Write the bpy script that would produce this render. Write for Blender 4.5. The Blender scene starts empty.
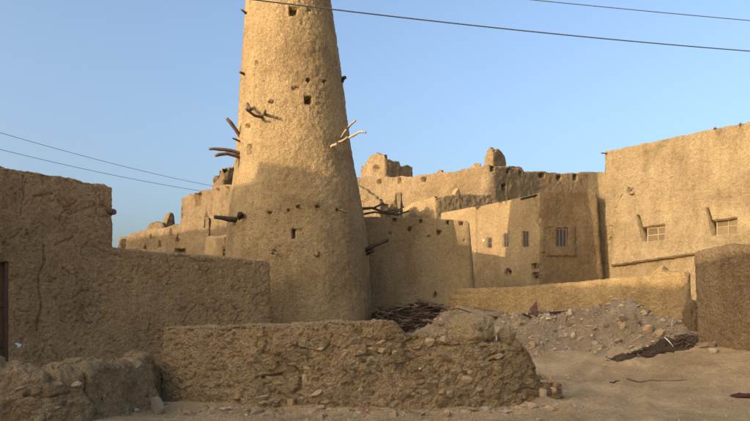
import bpy, math, random
import numpy as np
from mathutils import Vector, Matrix

sc = bpy.context.scene
R = math.radians

# ------------------------------------------------------------------ camera
FPX, HOR, CAMZ = 640.0, 325.0, 1.6          # focal length in photo pixels, horizon row, eye height
cam_d = bpy.data.cameras.new('camera')
cam = bpy.data.objects.new('camera', cam_d)
sc.collection.objects.link(cam)
cam.location = (0, 0, CAMZ)
cam.rotation_euler = (R(90), 0, 0)
cam_d.sensor_width = 36
cam_d.lens = 36 * FPX / 750
cam_d.shift_y = (HOR - 210.5) / 750
cam_d.clip_start = 0.1
cam_d.clip_end = 6000
sc.camera = cam

# ------------------------------------------------------------------ sky, sun, exposure
SUN_AZ = (-0.776, -0.631)                     # horizontal direction towards the sun
SUN_EL = R(15.0)
w = bpy.data.worlds.new('World'); sc.world = w; w.use_nodes = True
nt = w.node_tree
bg = nt.nodes['Background']
sky = nt.nodes.new('ShaderNodeTexSky')
sky.sky_type = 'NISHITA'; sky.sun_disc = False
sky.sun_elevation = SUN_EL
sky.sun_rotation = math.atan2(SUN_AZ[0], SUN_AZ[1])
sky.altitude = 0; sky.air_density = 1.0; sky.dust_density = 7.4; sky.ozone_density = 2.2
nt.links.new(sky.outputs[0], bg.inputs[0])
bg.inputs[1].default_value = 0.15
sd = bpy.data.lights.new('sun', 'SUN'); sun = bpy.data.objects.new('sun', sd)
sc.collection.objects.link(sun)
sd.energy = 2.0; sd.angle = R(0.32); sd.color = (1.0, 0.81, 0.58)
tow = Vector((SUN_AZ[0]*math.cos(SUN_EL), SUN_AZ[1]*math.cos(SUN_EL), math.sin(SUN_EL)))
sun.rotation_euler = (-tow).to_track_quat('-Z', 'Y').to_euler()
sun.location = (-30, -20, 30)
sc.view_settings.view_transform = 'Standard'
sc.view_settings.look = 'None'
sc.view_settings.exposure = 1.45
sc.view_settings.gamma = 1
sc.view_settings.use_curve_mapping = False
sc.cycles.max_bounces = 8
sc.cycles.diffuse_bounces = 7

# ------------------------------------------------------------------ numpy noise
def _h(ix, iy, iz, s):
    h = (ix.astype(np.uint32)*np.uint32(374761393) + iy.astype(np.uint32)*np.uint32(668265263)
         + iz.astype(np.uint32)*np.uint32(2147483647) + np.uint32((s*974634777) & 0xffffffff))
    h ^= h >> np.uint32(13); h *= np.uint32(1274126177); h ^= h >> np.uint32(16)
    h *= np.uint32(2246822519); h ^= h >> np.uint32(15)
    return h.astype(np.float32)*np.float32(1/4294967296.0)
def vn(P, s=0):
    P = np.asarray(P, np.float64); f = np.floor(P); i = f.astype(np.int64); t = (P-f).astype(np.float32)
    t = t*t*t*(t*(t*6-15)+10)
    out = 0
    for dx in (0, 1):
        wx = t[..., 0] if dx else 1-t[..., 0]
        for dy in (0, 1):
            wy = t[..., 1] if dy else 1-t[..., 1]
            for dz in (0, 1):
                wz = t[..., 2] if dz else 1-t[..., 2]
                out = out + wx*wy*wz*_h(i[..., 0]+dx, i[..., 1]+dy, i[..., 2]+dz, s)
    return out*2-1
ROT = np.array([[0.36, 0.48, -0.8], [-0.8, 0.60, 0.0], [0.48, 0.64, 0.60]])
def fbm(P, octs=3, s=0, gain=0.5):
    P = np.asarray(P, np.float64); a = 1.0; out = 0; tot = 0
    for k in range(octs):
        out = out + a*vn(P, s+k); tot += a; a *= gain; P = (P @ ROT.T)*2.03 + 7.1
    return out/tot
def worley(P, s=0):
    P = np.asarray(P, np.float64); f = np.floor(P); i = f.astype(np.int64); t = (P-f).astype(np.float32)
    f1 = np.full(P.shape[:-1], 9.0, np.float32); f2 = f1.copy()
    for dx in (-1, 0, 1):
        for dy in (-1, 0, 1):
            for dz in (-1, 0, 1):
                a, b, c = i[..., 0]+dx, i[..., 1]+dy, i[..., 2]+dz
                d = ((dx+_h(a, b, c, s)-t[..., 0])**2 + (dy+_h(a, b, c, s+11)-t[..., 1])**2
                     + (dz+_h(a, b, c, s+23)-t[..., 2])**2)
                m = d < f1
                f2 = np.where(m, f1, np.minimum(f2, d)); f1 = np.where(m, d, f1)
    return np.sqrt(f1), np.sqrt(f2)
def sst(a, b, x):
    t = np.clip((x-a)/(b-a), 0, 1); return t*t*(3-2*t)

# ------------------------------------------------------------------ materials
def ramp(nt, pos_cols):
    n = nt.nodes.new('ShaderNodeValToRGB'); e = n.color_ramp.elements
    while len(e) < len(pos_cols): e.new(0.5)
    for k, (p, c) in enumerate(pos_cols):
        e[k].position = p; e[k].color = (*c, 1)
    return n
def mat_mud(name, cols, scale=1.0, bump=1.0, speck=0.5, grain=1.0, rough=0.95, stain=0.5, patch=0.6, sand=0.75):
    """dried mud: three tones, straw and grit specks, fine relief"""
    m = bpy.data.materials.new(name); m.use_nodes = True; t = m.node_tree; N = t.nodes; L = t.links
    bs = N['Principled BSDF']; bs.inputs['Roughness'].default_value = rough
    if 'Specular IOR Level' in bs.inputs: bs.inputs['Specular IOR Level'].default_value = 0.15
    tc = N.new('ShaderNodeTexCoord')
    def noise(sc_, det, ro, dist=0.0):
        n = N.new('ShaderNodeTexNoise'); n.inputs['Scale'].default_value = sc_*scale
        n.inputs['Detail'].default_value = det; n.inputs['Roughness'].default_value = ro
        n.inputs['Distortion'].default_value = dist
        L.new(tc.outputs['Object'], n.inputs['Vector']); return n
    big = noise(0.55, 5, 0.62, 0.4)
    r1 = ramp(t, [(0.32, cols[0]), (0.52, cols[1]), (0.70, cols[2])]); L.new(big.outputs['Fac'], r1.inputs[0])
    mid = noise(6.0, 9, 0.82)
    r2 = ramp(t, [(0.28, (0.58, 0.56, 0.54)), (0.5, (1, 1, 1)), (0.74, (1.25, 1.24, 1.2))]); L.new(mid.outputs['Fac'], r2.inputs[0])
    mx = N.new('ShaderNodeMixRGB'); mx.blend_type = 'MULTIPLY'; mx.inputs[0].default_value = 0.85
    L.new(r1.outputs[0], mx.inputs[1]); L.new(r2.outputs[0], mx.inputs[2])
    # straw / grit specks
    vo = N.new('ShaderNodeTexVoronoi'); vo.inputs['Scale'].default_value = 17*scale; vo.feature = 'F1'
    L.new(tc.outputs['Object'], vo.inputs['Vector'])
    r3 = ramp(t, [(0.0, (1, 1, 1)), (0.12, (1, 1, 1)), (0.22, (0, 0, 0))]); L.new(vo.outputs['Distance'], r3.inputs[0])
    gate = N.new('ShaderNodeMath'); gate.operation = 'MULTIPLY'; gate.inputs[1].default_value = speck
    L.new(r3.outputs[0], gate.inputs[0])
    r4 = ramp(t, [(0.0, (0.10, 0.075, 0.05)), (0.45, (0.2, 0.15, 0.10)), (0.62, (0.50, 0.42, 0.30)), (1, (0.6, 0.54, 0.44))])
    sep = N.new('ShaderNodeSeparateColor'); L.new(vo.outputs['Color'], sep.inputs[0]); L.new(sep.outputs[0], r4.inputs[0])
    mx2 = N.new('ShaderNodeMixRGB'); L.new(gate.outputs[0], mx2.inputs[0]); L.new(mx.outputs[0], mx2.inputs[1]); L.new(r4.outputs[0], mx2.inputs[2])
    # long weather streaks running down the wall
    mp = N.new('ShaderNodeMapping'); mp.inputs['Scale'].default_value = (1.6, 1.6, 0.22); L.new(tc.outputs['Object'], mp.inputs[0])
    st = N.new('ShaderNodeTexNoise'); st.inputs['Scale'].default_value = 1.3*scale; st.inputs['Detail'].default_value = 6; st.inputs['Roughness'].default_value = 0.68
    L.new(mp.outputs[0], st.inputs['Vector'])
    r5 = ramp(t, [(0.35, (0.72, 0.70, 0.68)), (0.55, (1, 1, 1)), (0.75, (1.1, 1.1, 1.08))]); L.new(st.outputs['Fac'], r5.inputs[0])
    mx3 = N.new('ShaderNodeMixRGB'); mx3.blend_type = 'MULTIPLY'; mx3.inputs[0].default_value = stain
    L.new(mx2.outputs[0], mx3.inputs[1]); L.new(r5.outputs[0], mx3.inputs[2])
    # repair patches with definite edges, and sandy grain
    pn = noise(0.42, 4, 0.55, 0.8)
    r6 = ramp(t, [(0.40, (0.80, 0.79, 0.77)), (0.455, (1, 1, 1)), (0.56, (1, 1, 1)), (0.60, (1.12, 1.11, 1.08))]); L.new(pn.outputs['Fac'], r6.inputs[0])
    mx4 = N.new('ShaderNodeMixRGB'); mx4.blend_type = 'MULTIPLY'; mx4.inputs[0].default_value = patch
    L.new(mx3.outputs[0], mx4.inputs[1]); L.new(r6.outputs[0], mx4.inputs[2])
    gn = noise(21, 5, 0.78)
    r7 = ramp(t, [(0.35, (0.46, 0.435, 0.41)), (0.46, (1, 1, 1)), (0.53, (1.05, 1.05, 1.04)), (0.66, (1.5, 1.48, 1.42))]); L.new(gn.outputs['Fac'], r7.inputs[0])
    mx5 = N.new('ShaderNodeMixRGB'); mx5.blend_type = 'MULTIPLY'; mx5.inputs[0].default_value = sand
    L.new(mx4.outputs[0], mx5.inputs[1]); L.new(r7.outputs[0], mx5.inputs[2])
    L.new(mx5.outputs[0], bs.inputs['Base Color'])
    # relief
    f1 = noise(22, 8, 0.75); f2 = noise(9, 5, 0.6, 0.6)
    add = N.new('ShaderNodeMath'); add.operation = 'MULTIPLY_ADD'; add.inputs[1].default_value = 1.6
    L.new(f2.outputs['Fac'], add.inputs[0]); L.new(f1.outputs['Fac'], add.inputs[2])
    sub = N.new('ShaderNodeMath'); sub.operation = 'MULTIPLY_ADD'; sub.inputs[1].default_value = 0.35*grain
    L.new(vo.outputs['Distance'], sub.inputs[0]); L.new(add.outputs[0], sub.inputs[2])
    bp = N.new('ShaderNodeBump'); bp.inputs['Strength'].default_value = min(1.0, 0.75*bump); bp.inputs['Distance'].default_value = 0.07*bump
    L.new(sub.outputs[0], bp.inputs['Height']); L.new(bp.outputs[0], bs.inputs['Normal'])
    return m
def mat_plain(name, c1, c2, scale=8, rough=0.9, bump=0.4, stretch=(1, 1, 1), dist=0.01):
    m = bpy.data.materials.new(name); m.use_nodes = True; t = m.node_tree; N = t.nodes; L = t.links
    bs = N['Principled BSDF']; bs.inputs['Roughness'].default_value = rough
    if 'Specular IOR Level' in bs.inputs: bs.inputs['Specular IOR Level'].default_value = 0.25
    tc = N.new('ShaderNodeTexCoord'); mp = N.new('ShaderNodeMapping'); mp.inputs['Scale'].default_value = stretch
    L.new(tc.outputs['Object'], mp.inputs[0])
    oi = N.new('ShaderNodeObjectInfo')
    n = N.new('ShaderNodeTexNoise'); n.inputs['Scale'].default_value = scale; n.inputs['Detail'].default_value = 6; n.inputs['Roughness'].default_value = 0.7
    n.noise_dimensions = '4D'
    mw = N.new('ShaderNodeMath'); mw.operation = 'MULTIPLY'; mw.inputs[1].default_value = 37.0
    L.new(oi.outputs['Random'], mw.inputs[0]); L.new(mw.outputs[0], n.inputs['W'])
    L.new(mp.outputs[0], n.inputs['Vector'])
    r = ramp(t, [(0.3, c1), (0.7, c2)]); L.new(n.outputs['Fac'], r.inputs[0])
    hv = N.new('ShaderNodeHueSaturation'); L.new(r.outputs[0], hv.inputs['Color'])
    mr = N.new('ShaderNodeMapRange'); mr.inputs['To Min'].default_value = 0.72; mr.inputs['To Max'].default_value = 1.25
    L.new(oi.outputs['Random'], mr.inputs['Value']); L.new(mr.outputs[0], hv.inputs['Value'])
    L.new(hv.outputs[0], bs.inputs['Base Color'])
    bp = N.new('ShaderNodeBump'); bp.inputs['Strength'].default_value = bump; bp.inputs['Distance'].default_value = dist
    L.new(n.outputs['Fac'], bp.inputs['Height']); L.new(bp.outputs[0], bs.inputs['Normal'])
    return m

M = {}
M['tower'] = mat_mud('tower_mud', [(0.340, 0.230, 0.109), (0.419, 0.288, 0.139), (0.469, 0.331, 0.167)], bump=1.2, speck=0.40, stain=0.8, patch=.8)
M['right'] = mat_mud('pale_gold_mud', [(0.246, 0.176, 0.090), (0.291, 0.211, 0.112), (0.326, 0.240, 0.131)], bump=1.1, speck=0.25, stain=0.7, patch=.8)
M['house'] = mat_mud('house_mud', [(0.261, 0.177, 0.087), (0.304, 0.210, 0.105), (0.344, 0.243, 0.124)], bump=0.9, speck=0.25)
M['fort'] = mat_mud('fort_mud', [(0.212, 0.145, 0.076), (0.259, 0.180, 0.095), (0.306, 0.218, 0.118)], bump=1.2, speck=0.30, scale=0.7)
M['left'] = mat_mud('dark_mud', [(0.478, 0.297, 0.145), (0.572, 0.361, 0.180), (0.624, 0.406, 0.211)], bump=1.3, speck=0.45, sand=.55)
M['pitted'] = mat_mud('grey_mud', [(0.458, 0.287, 0.134), (0.551, 0.352, 0.167), (0.603, 0.398, 0.195)], bump=1.3, speck=0.45, sand=.6)
M['stony'] = mat_mud('stony_mud', [(0.47, 0.312, 0.155), (0.57, 0.390, 0.200), (0.62, 0.445, 0.245)], bump=1.4, speck=0.5, scale=1.5, stain=0.3)
M['heapwall'] = mat_mud('ashen_mud', [(0.478, 0.305, 0.148), (0.572, 0.374, 0.187), (0.634, 0.430, 0.225)], bump=1.4, speck=0.5, scale=1.5, stain=0.2)
M['darkened'] = mat_mud('shade_darkened_mud', [(0.187, 0.123, 0.061), (0.234, 0.157, 0.078), (0.272, 0.187, 0.095)], bump=1.2, speck=0.35)  # rougher darker mud; colour also deepens the tower's shade on the end room
M['near'] = mat_mud('brown_mud', [(0.261, 0.173, 0.090), (0.315, 0.214, 0.113), (0.360, 0.250, 0.135)], bump=1.3, speck=0.45)
M['yard'] = mat_mud('yard_mud', [(0.368, 0.243, 0.106), (0.432, 0.290, 0.129), (0.488, 0.335, 0.155)], bump=1.2, speck=0.35)
M['ground'] = mat_mud('dirt', [(0.365, 0.240, 0.116), (0.463, 0.312, 0.155), (0.541, 0.376, 0.198)], bump=0.9, speck=0.45, scale=1.3, stain=0.0, sand=.5, patch=.6)
M['rubble'] = mat_mud('rubble_dirt', [(0.38, 0.265, 0.150), (0.47, 0.340, 0.205), (0.55, 0.420, 0.275)], bump=1.4, speck=0.7, scale=1.6, stain=0.0)
M['dung'] = mat_mud('dark_fibre', [(0.085, 0.054, 0.032), (0.135, 0.088, 0.052), (0.20, 0.135, 0.082)], bump=1.3, speck=0.25, scale=2.0, stain=0.0)
M['stone'] = mat_plain('stone', (0.33, 0.222, 0.118), (0.45, 0.312, 0.174), 9, 0.95, 0.6, dist=0.03)
M['greystone'] = mat_plain('grey_stone', (0.29, 0.215, 0.138), (0.40, 0.305, 0.205), 9, 0.95, 0.6, dist=0.03)
M['palestone'] = mat_plain('pale_stone', (0.42, 0.325, 0.215), (0.55, 0.440, 0.310), 7, 0.95, 0.5, dist=0.03)
M['redstone'] = mat_plain('red_stone', (0.25, 0.12, 0.075), (0.33, 0.17, 0.11), 9, 0.95, 0.5)
M['wood'] = mat_plain('weathered_wood', (0.09, 0.058, 0.036), (0.20, 0.135, 0.085), 14, 0.85, 0.7, (1, 1, 0.12))
M['palewood'] = mat_plain('bleached_branch', (0.30, 0.225, 0.14), (0.46, 0.36, 0.24), 14, 0.85, 0.5, (1, 1, 0.15))
M['black'] = mat_plain('charred_beam', (0.025, 0.019, 0.014), (0.085, 0.062, 0.044), 14, 0.9, 0.9, (1, 1, 1), .03)
M['door'] = mat_plain('door_wood', (0.075, 0.040, 0.024), (0.15, 0.085, 0.05), 12, 0.7, 0.5, (3, 3, 0.15))
M['shutter'] = mat_plain('dusty_pane', (0.115, 0.080, 0.040), (0.17, 0.120, 0.062), 6, 0.95, 0.2)
M['frame'] = mat_plain('dusty_frame', (0.29, 0.215, 0.125), (0.36, 0.275, 0.165), 10, 0.8, 0.3)
M['glass'] = mat_plain('dark_pane', (0.03, 0.028, 0.026), (0.07, 0.062, 0.055), 4, 0.25, 0.1)
M['wire'] = mat_plain('cable_black', (0.07, 0.07, 0.075), (0.10, 0.10, 0.105), 3, 0.6, 0.1)
M['rag'] = mat_plain('maroon_cloth', (0.06, 0.02, 0.02), (0.13, 0.05, 0.045), 12, 0.95, 0.6)
M['white'] = mat_plain('pale_scrap', (0.62, 0.58, 0.52), (0.75, 0.72, 0.67), 6, 0.8, 0.3)
M['tinrust'] = mat_plain('rusted_tin', (0.055, 0.027, 0.018), (0.12, 0.06, 0.038), 10, 0.75, 0.4)

# ------------------------------------------------------------------ mesh helpers
def raw_mesh(name, V, F, mat, parent=None, smooth=True):
    V = np.ascontiguousarray(V, np.float32); F = np.ascontiguousarray(F, np.int32)
    me = bpy.data.meshes.new(name); n, k = F.shape
    me.vertices.add(len(V)); me.vertices.foreach_set('co', V.ravel())
    me.loops.add(n*k); me.loops.foreach_set('vertex_index', F.ravel())
    me.polygons.add(n); me.polygons.foreach_set('loop_start', np.arange(0, n*k, k, dtype=np.int32))
    me.polygons.foreach_set('use_smooth', np.full(n, smooth, bool))
    me.update(calc_edges=True); me.validate()
    if mat: me.materials.append(mat)
    o = bpy.data.objects.new(name, me); sc.collection.objects.link(o)
    if parent: o.parent = parent
    return o
def tag(o, label, cat, group=None, kind=None):
    if label: o['label'] = label
    if cat: o['category'] = cat
    if group: o['group'] = group
    o['kind'] = kind or 'thing'
    return o
def at(px, py, Y): return ((px-375)*Y/FPX, Y, CAMZ+(HOR-py)*Y/FPX)
def gx(px, Y): return ((px-375)*Y/FPX, Y)
def project(P):
    Y = np.maximum(P[..., 1], 0.5)
    return 375+FPX*P[..., 0]/Y, HOR-FPX*(P[..., 2]-CAMZ)/Y
def grid_normals(V):
    du = np.roll(V, -1, 0)-np.roll(V, 1, 0)
    dv = np.empty_like(V); dv[:, 1:-1] = V[:, 2:]-V[:, :-2]; dv[:, 0] = V[:, 1]-V[:, 0]; dv[:, -1] = V[:, -1]-V[:, -2]
    n = np.cross(du, dv); l = np.linalg.norm(n, axis=-1, keepdims=True)
    return n/np.maximum(l, 1e-9)

def d_plaster(P):
    f1, _ = worley(P*8.0, 3)
    return (0.045*fbm(P*0.7, 3, 1) + 0.012*fbm(P*3.2, 3, 5) + 0.028*fbm(P*8, 2, 6, .7) - 0.03*np.maximum(0, fbm(P*6, 2, 9)-0.2) + 0.02*(0.5-f1))
def d_smooth(P):
    return 0.03*fbm(P*0.6, 3, 1) + 0.010*fbm(P*3.0, 3, 5) + 0.014*fbm(P*8, 2, 6, .7)
def d_pitted(P):
    W = np.stack([fbm(P*3, 2, 7), fbm(P*3, 2, 8), fbm(P*3, 2, 9)], -1)
    f1, f2 = worley((P+0.03*W)*np.array([12, 12, 13.]), 3)
    c1, c2 = worley((P+0.16*W)*np.array([1.7, 1.7, 1.4]), 15)
    k = 0.5+0.5*sst(-.4, .4, fbm(P*0.9, 2, 17))
    ck = (1-sst(0.01, 0.06, c2-c1))*sst(0.0, 0.3, fbm(P*1.1, 2, 88))
    pit = np.maximum(0, fbm(P*10.5, 2, 9)-0.16)
    return 0.035*fbm(P*0.7, 2, 1) + 0.012*fbm(P*3.0, 2, 5) + 0.014*fbm(P*12, 2, 6, .7) - 0.035*k*np.clip(f1-0.2, 0, 1) - 0.10*k*pit - 0.035*ck
def d_stony(P):
    W = np.stack([fbm(P*3, 3, 7), fbm(P*3, 3, 8), fbm(P*3, 3, 9)], -1)
    f1, f2 = worley((P+0.10*W)*np.array([4.2, 4.2, 6.0]), 3)
    g1, g2 = worley((P+0.03*W)*np.array([9, 9, 11.]), 5)
    q1, q2 = worley((P+0.02*W)*np.array([19, 19, 22.]), 6)
    k = sst(-0.05, 0.35, fbm(P*0.9, 2, 21))
    h1 = 0.5+0.5*vn(P*4.5, 71); h2 = 0.5+0.5*vn(P*9+3, 72)
    return (0.05*fbm(P*0.9, 3, 1) + 0.03*fbm(P*4, 3, 4, 0.6) - (0.01+0.06*k*h1)*np.clip(f1-0.15, 0, 1) - 0.085*(1-0.4*k)*h2*np.clip(g1-.1, 0, 1) - 0.042*q1
            - 0.04*k*h1*(1-sst(0, 0.10, f2-f1)) - 0.12*np.maximum(0, fbm(P*8, 2, 19)-0.15))
def d_fort(P):
    f1, f2 = worley(P*3.6, 3)
    return 0.06*fbm(P*0.5, 3, 1) + 0.03*fbm(P*1.8, 3, 5) + 0.035*fbm(P*5, 2, 6, .7) - 0.04*np.clip(f1-0.3, 0, 1) - 0.06*np.maximum(0, fbm(P*3.5, 2, 9)-0.2)
def d_ruin(P):
    f1, f2 = worley(P*2.2, 3)
    return 0.25*fbm(P*0.8, 4, 1) - 0.15*np.clip(f1-0.3, 0, 1) + 0.06*fbm(P*4, 2, 7)

class Surf:
    """a closed swept grid of a mud surface; K columns round the footprint, rows from the foot up and over the top"""
    def __init__(s, V, disp, mat, name, parent=None, holes=(), cracks=(), extra=None, last_up=True):
        V = np.asarray(V, np.float64); N = grid_normals(V)
        if last_up: N[:, -1] = (0, 0, 1)
        px, py = project(V)
        cv = np.array([0, 0, CAMZ])-V
        face = (N*cv).sum(-1) > 0
        d = disp(V).astype(np.float64)
        V2 = V + N*d[..., None]
        nh = N.copy(); nh[..., 2] = 0; nh /= np.maximum(np.linalg.norm(nh, axis=-1, keepdims=True), 1e-6)
        wall = face & (np.abs(N[..., 2]) < 0.75) & (V[..., 1] > 1)
        if extra is not None:
            V2 += nh*(extra(px, py, V)*wall)[..., None]
        for h in holes:
            x0, y0, x1, y1, dep = h[:5]; kind = h[5] if len(h) > 5 else 'r'
            if kind == 't':
                cx = (x0+x1)/2; hw = (x1-x0)/2*np.clip((py-y0)/max(y1-y0, .1), 0, 1)
                m = (np.abs(px-cx) < hw) & (py < y1) & (py > y0)
            elif kind == 'o':
                m = ((px-(x0+x1)/2)/((x1-x0)/2))**2+((py-(y0+y1)/2)/((y1-y0)/2))**2 < 1
            else:
                m = (px > x0) & (px < x1) & (py > y0) & (py < y1)
            m = m & wall
            V2[m] -= nh[m]*dep
        for pts, wd, dep in cracks:
            best = np.full(px.shape, 99.0); jx = px+1.2*vn(V*3, 77)+0.5*vn(V*9, 78)
            for (ax, ay), (bx, by) in zip(pts[:-1], pts[1:]):
                L2 = (bx-ax)**2+(by-ay)**2
                t = np.clip(((jx-ax)*(bx-ax)+(py-ay)*(by-ay))/L2, 0, 1)
                best = np.minimum(best, np.hypot(jx-ax-t*(bx-ax), py-ay-t*(by-ay)))
            k = (1-sst(wd*0.5, wd, best))*wall
            V2 -= N*(k*dep)[..., None]
        K, Rr = V.shape[:2]
        i = np.arange(K)[:, None]; j = np.arange(Rr-1)[None]
        a = i*Rr+j; b = ((i+1) % K)*Rr+j
        F = np.stack([a, b, b+1, a+1], -1).reshape(-1, 4)
        s.o = raw_mesh(name, V2.reshape(-1, 3), F, mat, parent)
        s.V, s.N, s.px, s.py, s.face = V2, N, px, py, wall
    def pick(s, x, y):
        d = np.where(s.face, (s.px-x)**2+(s.py-y)**2, 1e9); k = np.unravel_index(np.argmin(d), d.shape)
        return Vector(s.V[k]), Vector(s.N[k])

def resample(pts, res, smooth=0):
    pts = np.asarray(pts, float)
    for _ in range(smooth):
        q = [pts[0]]
        for a, b in zip(pts[:-1], pts[1:]): q += [a*.75+b*.25, a*.25+b*.75]
        pts = np.array(q+[pts[-1]])
    L = np.r_[0, np.cumsum(np.hypot(*np.diff(pts, axis=0).T))]
    n = max(2, int(round(L[-1]/res))+1); s = np.linspace(0, L[-1], n)
    return np.stack([np.interp(s, L, pts[:, 0]), np.interp(s, L, pts[:, 1])], -1)

def sections(o, n, c, zt, zb, resz, rnd, batter, thick=None, roof=None, centre=None, toprows=3):
    K = len(o); H = (zt-rnd-zb)
    m = max(3, int(np.ceil(H.max()/resz))); rows = []
    for t in np.linspace(0, 1, m+1):
        z = zb+t*H
        rows.append(np.c_[o+n*(batter*(zt-z))[:, None], z])
    for a in (22, 45, 68, 90):
        a = R(a); rows.append(np.c_[o-n*(rnd*(1-math.cos(a))), zt-rnd+rnd*math.sin(a)])
    e = o-n*rnd
    for t in np.linspace(0, 1, toprows+1)[1:]:
        rows.append(np.c_[e+(c-e)*t, zt+0.04*math.sin(t*math.pi/2)*(1 if roof is None else 0)])
    if roof is not None:
        zr = zt-roof
        for t in (0.33, 0.66, 1): rows.append(np.c_[c, zt+(zr-zt)*t])
        for t in (0.25, 0.6, 1): rows.append(np.c_[c+(centre-c)*t, zr+(zr.min()-zr)*t])
    return np.stack(rows, 1)

def wall_ring(path, half, res, back=3, smooth=2):
    p = resample(path, res, smooth); L = np.r_[0, np.cumsum(np.hypot(*np.diff(p, axis=0).T))]
    d = np.gradient(p, axis=0); d /= np.linalg.norm(d, axis=1, keepdims=True); n = np.c_[d[:, 1], -d[:, 0]]
    def clampc(s):
        s = np.clip(s, half, L[-1]-half); return np.stack([np.interp(s, L, p[:, 0]), np.interp(s, L, p[:, 1])], -1)
    front = (p+n*half, n, clampc(L))
    na = max(5, int(math.pi*half/res)); A = np.linspace(0, math.pi, na+2)[1:-1]
    def cap(pt, dr, nr):
        nn = np.array([nr*math.cos(a)+dr*math.sin(a) for a in A]); return pt+nn*half*0.999, nn
    eo, en = cap(p[-1], d[-1], n[-1]); ec = np.repeat(clampc(L[-1:]), len(eo), 0)
    pb, nb, Lb = p[::-1][::back], -n[::-1][::back], L[::-1][::back]
    so, sn = cap(p[0], -d[0], -n[0]); s_c = np.repeat(clampc(L[:1]*0), len(so), 0)
    o = np.r_[front[0], eo, pb+nb*half, so]; nn = np.r_[n, en, nb, sn]; c = np.r_[front[2], ec, clampc(Lb), s_c]
    # pull the round ends in so the wall's length is the path's length
    return o, nn, c
def poly_ring(poly, rad, res, thick, coarse=()):
    P = np.asarray(poly, float); n = len(P); o = []; nn = []; u = []
    segs = []
    for i in range(n):
        a, b = P[i], P[(i+1) % n]; d = (b-a)/np.linalg.norm(b-a); segs.append((a, b, d, np.array([d[1], -d[0]])))
    for i in range(n):
        a, b, d, nr = segs[i]; r = res*4 if i in coarse else res
        _, _, dp, npv = segs[i-1]; _, _, dn, nnx = segs[(i+1) % n]
        L = np.linalg.norm(b-a)
        m = max(2, int((L-2*rad)/r)+1)
        for s in np.linspace(rad, L-rad, m): o.append(a+d*s); nn.append(nr); u.append(i+s/L)
        ang = math.atan2(nnx[1], nnx[0])-math.atan2(nr[1], nr[0]); ang = (ang+math.pi) % (2*math.pi)-math.pi
        if abs(ang) > 0.02:
            p0, p2 = b-d*rad, b+dn*rad
            k = max(2, int(abs(ang)*rad/r)+1)
            for q in np.linspace(0, 1, k+2)[1:-1]:
                o.append((1-q)**2*p0+2*q*(1-q)*b+q*q*p2)
                v = nr*(1-q)+nnx*q; nn.append(v/np.linalg.norm(v)); u.append(i+1)
    o, nn, u = np.array(o), np.array(nn), np.array(u)
    return o, nn, o-nn*thick, u
def topline(prof):
    xs, ys = zip(*prof)
    return lambda q: CAMZ+(HOR-np.interp(375+FPX*q[:, 0]/q[:, 1], xs, ys))*q[:, 1]/FPX

def mud_wall(name, path, half, prof, zb, mat, disp, res=0.04, batter=0.05, rnd=0.08, jag=0.02, smooth=2, back=3, **kw):
    o, n, c = wall_ring(path, half, res, back, smooth)
    zt = topline(prof)(c) if not callable(prof) else prof(c)
    zt = zt+jag*fbm(np.c_[c*2.5, c[:, :1]*0], 3, 41)
    V = sections(o, n, c, zt, zb, res, min(rnd, half*.8), batter, toprows=max(3, int(half/res/1.5)))
    return Surf(V, disp, mat, name, **kw)
def mud_building(name, poly, zs, zb, mat, disp, res=0.05, batter=0.03, rnd=0.08, rad=0.15, thick=0.35, roof=0.5, jag=0.04, coarse=(), prof=None, frontedges=None, **kw):
    o, n, c, u = poly_ring(poly, rad, res, thick, coarse)
    zs = np.asarray(list(zs)+[zs[0]], float)
    zt = np.interp(u, np.arange(len(zs)), zs)
    if prof is not None:
        fe = np.isin(np.floor(np.minimum(u, len(poly)-1e-6)).astype(int), frontedges)
        zt = np.where(fe, topline(prof)(o), zt)
    zt = zt+jag*fbm(np.c_[o*1.5, o[:, :1]*0], 3, 43)
    cen = np.asarray(poly, float).mean(0)
    V = sections(o, n, c, zt, zb, res, rnd, batter, roof=roof, centre=cen)
    return Surf(V, disp, mat, name, **kw)

def tube(name, pts, radii, mat, parent=None, sides=7, knob=0.0, seed=0):
    pts = [Vector(p) for p in pts]; V = []; rnd = random.Random(seed); n = len(pts)
    for k, p in enumerate(pts):
        d = (pts[min(k+1, n-1)]-pts[max(k-1, 0)]).normalized()
        a = d.orthogonal().normalized(); b = d.cross(a)
        r = radii if not hasattr(radii, '__len__') else radii[k]
        for q in range(sides):
            t = 2*math.pi*q/sides; rr = r*(1+knob*rnd.uniform(-1, 1))
            V.append(p+a*math.cos(t)*rr+b*math.sin(t)*rr)
    F = []
    for k in range(n-1):
        for q in range(sides):
            q2 = (q+1) % sides; F.append((k*sides+q, k*sides+q2, (k+1)*sides+q2, (k+1)*sides+q))
    c0 = len(V); V += [pts[0], pts[-1]]
    for q in range(sides):
        q2 = (q+1) % sides
        F.append((c0, c0, q2, q)); F.append((c0+1, c0+1, (n-1)*sides+q, (n-1)*sides+q2))
    me = bpy.data.meshes.new(name)
    me.from_pydata([tuple(v) for v in V], [], [tuple(dict.fromkeys(f)) for f in F])
    me.polygons.foreach_set('use_smooth', [True]*len(me.polygons)); me.update()
    me.materials.append(mat)
    o = bpy.data.objects.new(name, me); sc.collection.objects.link(o)
    if parent: o.parent = parent
    return o
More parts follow.
